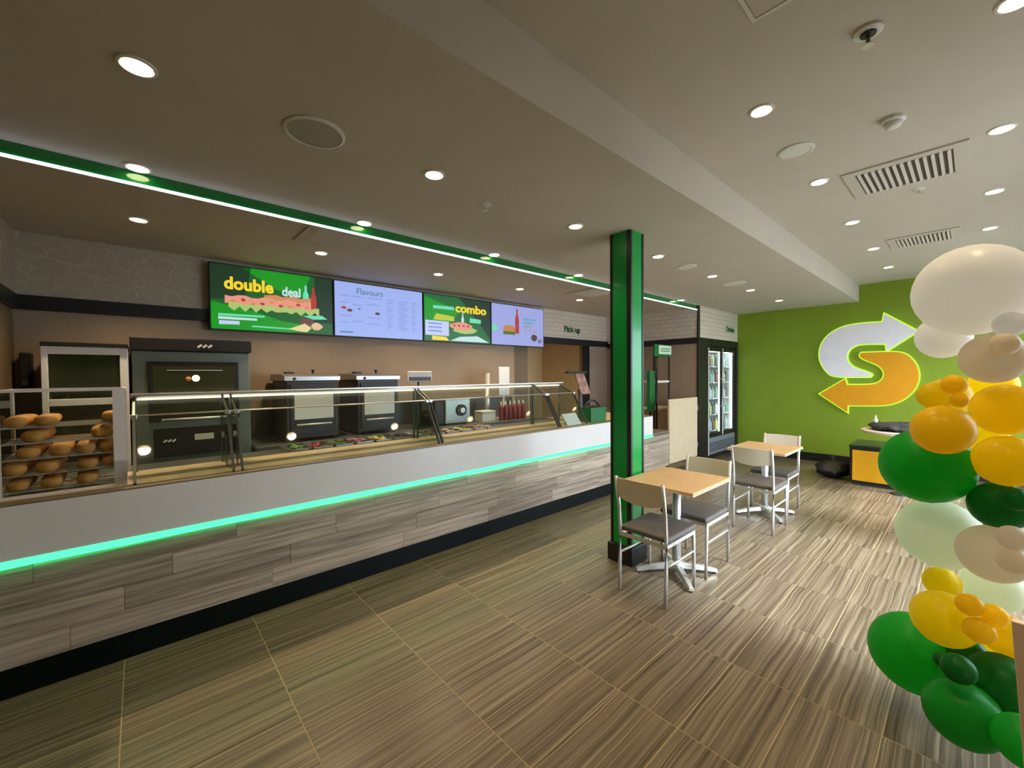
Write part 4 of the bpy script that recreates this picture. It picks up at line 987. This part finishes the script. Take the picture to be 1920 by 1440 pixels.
MB().lathe([(.10, 0), (.10, .012), (.05, .03)], (TX_, TY_, 0), 28).build('base', m_dsteel, rtb)
tb = thing('dark_parcel', 'dark grey crumpled bag lying on the round corner table', 'bag', (TX_, TY_, .821))
mb = MB().ell((TX_, TY_, .865), .31, .33, .05, 22, 12)
mb.v = [(x+.02*math.sin(y*37), y+.02*math.sin(x*33), max(.821, z+.018*math.sin(x*41+y*29))) for x, y, z in mb.v]
mb.build('bag', mat('dark_grey_bag', (46, 48, 54), 0.4, vary=.6, scale=14, bump=.4), tb, smooth=True)
wb_ = thing('white_bottle', 'tiny white bottle standing on the round corner table', 'bottle', (TX_+.16, TY_+.27, .821))
MB().lathe([(.022, .821), (.024, .825), (.024, .93), (.010, .95)], (TX_+.16, TY_+.27, 0), 14).build('bottle', m_white, wb_, smooth=True)
MB().lathe([(.011, .95), (.010, .985)], (TX_+.16, TY_+.27, 0), 10).build('cap', m_white, wb_)

# ================================================================== BALLOONS
bm_col = {'white': balloon_mat('white_latex', (246, 245, 242)), 'beige': balloon_mat('beige_latex', (230, 220, 200)), 'yellow': balloon_mat('yellow_latex', (255, 228, 40)),
          'gold': balloon_mat('golden_latex', (255, 218, 44)), 'green': balloon_mat('green_latex', (48, 184, 72)), 'dark': balloon_mat('dark_green_latex', (42, 136, 62)), 'mint': balloon_mat('milky_mint_latex', (232, 238, 216))}
def balloon_mesh():
    prof = []
    n = 18
    for i in range(n+1):
        t = PI*i/n; r = math.sin(t); z = -math.cos(t)
        if z < -0.2: z = z*(1 + 0.10*((-z-0.2)/0.8)**2)
        prof.append((max(r, 0.001), z))
    mb = MB().lathe(prof, (0, 0, 0), 28); return mb.mesh('balloon')
bal0 = balloon_mesh()
for p in bal0.polygons: p.use_smooth = True
knot0 = MB().lathe([(.02, -1.08), (.045, -1.11), (.03, -1.14), (.075, -1.19), (.06, -1.20)], (0, 0, 0), 10).mesh('knot')
bmesh_ = {}
for k, m_ in bm_col.items():
    a = bal0.copy(); a.materials.append(m_); b = knot0.copy(); b.materials.append(m_); bmesh_[k] = (a, b)
def ray(x, y): return fw + rt2*((x-960)/FPX) - up2*((y-720)/FPX)
BAL = [  # pixel centre used once to survey each balloon's place, radius in px, colour, distance along the view axis
 (1822, 545, 85, 'white', 1.704, 'largest white balloon crowning the garland'),
 (1768, 632, 40, 'white', 1.888, 'small white balloon peeking out under the largest white one'),
 (1862, 672, 47, 'beige', 1.600, 'beige balloon below the largest white one, above the yellow balloons'),
 (1884, 645, 21, 'beige', 1.500, 'small beige balloon stuck on the upper beige balloon'),
 (1894, 608, 24, 'white', 1.548, 'little white balloon at the lower right of the largest white one'),
 (1789, 721, 19, 'gold', 1.540, 'small golden balloon at the very top of the yellow cluster'),
 (1752, 742, 26, 'yellow', 1.680, 'left small balloon at the top of the upper yellow cluster'),
 (1775, 745, 36, 'yellow', 1.840, 'bright yellow balloon at the back of the upper yellow cluster'),
 (1799, 750, 14, 'gold', 1.520, 'tiniest golden balloon in the upper yellow cluster'),
 (1767, 806, 46, 'gold', 1.580, 'golden balloon at the left of the upper yellow cluster'),
 (1884, 768, 48, 'gold', 1.640, 'golden balloon at the upper right of the upper yellow cluster'),
 (1888, 864, 48, 'gold', 1.612, 'golden balloon at the lower right, just above the dark green balloons'),
 (1842, 812, 34, 'yellow', 1.860, 'yellow balloon deep between the golden ones of the upper cluster'),
 (1862, 722, 34, 'yellow', 1.880, 'pale lit yellow balloon behind the upper beige balloon'),
 (1736, 873, 69, 'green', 1.808, 'big green balloon halfway up, left of the golden ones'),
 (1874, 948, 44, 'dark', 1.640, 'dark green balloon between golden and beige balloons on the right'),
 (1903, 936, 22, 'dark', 1.520, 'small dark green balloon stuck on the middle dark green one'),
 (1760, 1000, 63, 'mint', 1.856, 'milky white balloon under the big green one'),
 (1863, 1038, 52, 'beige', 1.624, 'beige balloon at mid height beside the milky white one'),
 (1898, 1008, 22, 'beige', 1.510, 'small beige balloon on the upper part of the mid-height beige one'),
 (1900, 1052, 24, 'beige', 1.500, 'small beige balloon on the lower part of the mid-height beige one'),
 (1766, 1092, 28, 'yellow', 1.880, 'small bright yellow balloon at the top of the lower yellow cluster'),
 (1862, 1100, 44, 'mint', 1.840, 'pale cream balloon behind the lower yellow cluster'),
 (1770, 1160, 49, 'yellow', 1.680, 'largest yellow balloon of the lower cluster, at its left'),
 (1818, 1134, 20, 'gold', 1.540, 'small golden balloon at the top of the lower yellow cluster'),
 (1864, 1154, 20, 'gold', 1.520, 'small golden balloon at the right top of the lower yellow cluster'),
 (1836, 1182, 23, 'gold', 1.520, 'small golden balloon in the centre of the lower yellow cluster'),
 (1888, 1192, 38, 'gold', 1.640, 'golden balloon at the right end of the lower yellow cluster'),
 (1848, 1222, 22, 'yellow', 1.800, 'small yellow balloon at the bottom of the lower yellow cluster'),
 (1716, 1224, 70, 'green', 1.924, 'big bright green balloon at the lower left of the garland'),
 (1797, 1254, 26, 'dark', 1.524, 'small dark green balloon in front of the big lower green one'),
 (1768, 1238, 14, 'dark', 1.596, 'tiniest dark green balloon near the floor'),
 (1816, 1228, 30, 'dark', 1.736, 'dark green balloon under the lower yellow cluster'),
 (1806, 1338, 58, 'green', 1.556, 'green balloon resting lowest on the floor at the front'),
 (1880, 1284, 54, 'dark', 1.580, 'dark green balloon at the lower right above the floor balloons'),
 (1922, 1392, 46, 'green', 1.384, 'green balloon in the bottom right corner of the picture')]
core = Vector((0, 0, 0)) + ray(1850, 720)*1.95 + Vector((0, 0, CAM_H))
for px, py, r, colr, d, lab in BAL:
    p = Vector((0, 0, CAM_H)) + ray(px, py)*d
    R_ = r*d/FPX*0.985
    p.z = max(p.z, R_*1.02)
    o = bpy.data.objects.new('balloon', bmesh_[colr][0]); COL.objects.link(o); o.location = p; o.scale = (R_, R_, R_)
    tgt = Vector((core.x, core.y, p.z + random.uniform(-.1, .1))) - p
    o.rotation_euler = (-tgt).to_track_quat('Z', 'Y').to_euler()
    tag(o, lab, 'balloon', 'balloons of the garland')
    k = bpy.data.objects.new('knot', bmesh_[colr][1]); COL.objects.link(k); k.parent = o
# pale board at the picture's edge
pb = thing('pale_board', 'pale board edge standing beside the lower yellow balloons at the right', 'board', (2.05, -.20, 0))
MB().prism([(-.142, .0), (-.50, .0), (-.50, .785), (-.089, .785)], 0, 2.02, 2.045).build('board', mat('pale_pink_board', (246, 218, 194), 0.5, vary=.03), pb, bevel=.003)
MB().bar((2.06, -.30, .62), (2.30, -.30, 0.005), .04, .012).build('prop', m_cream, pb)
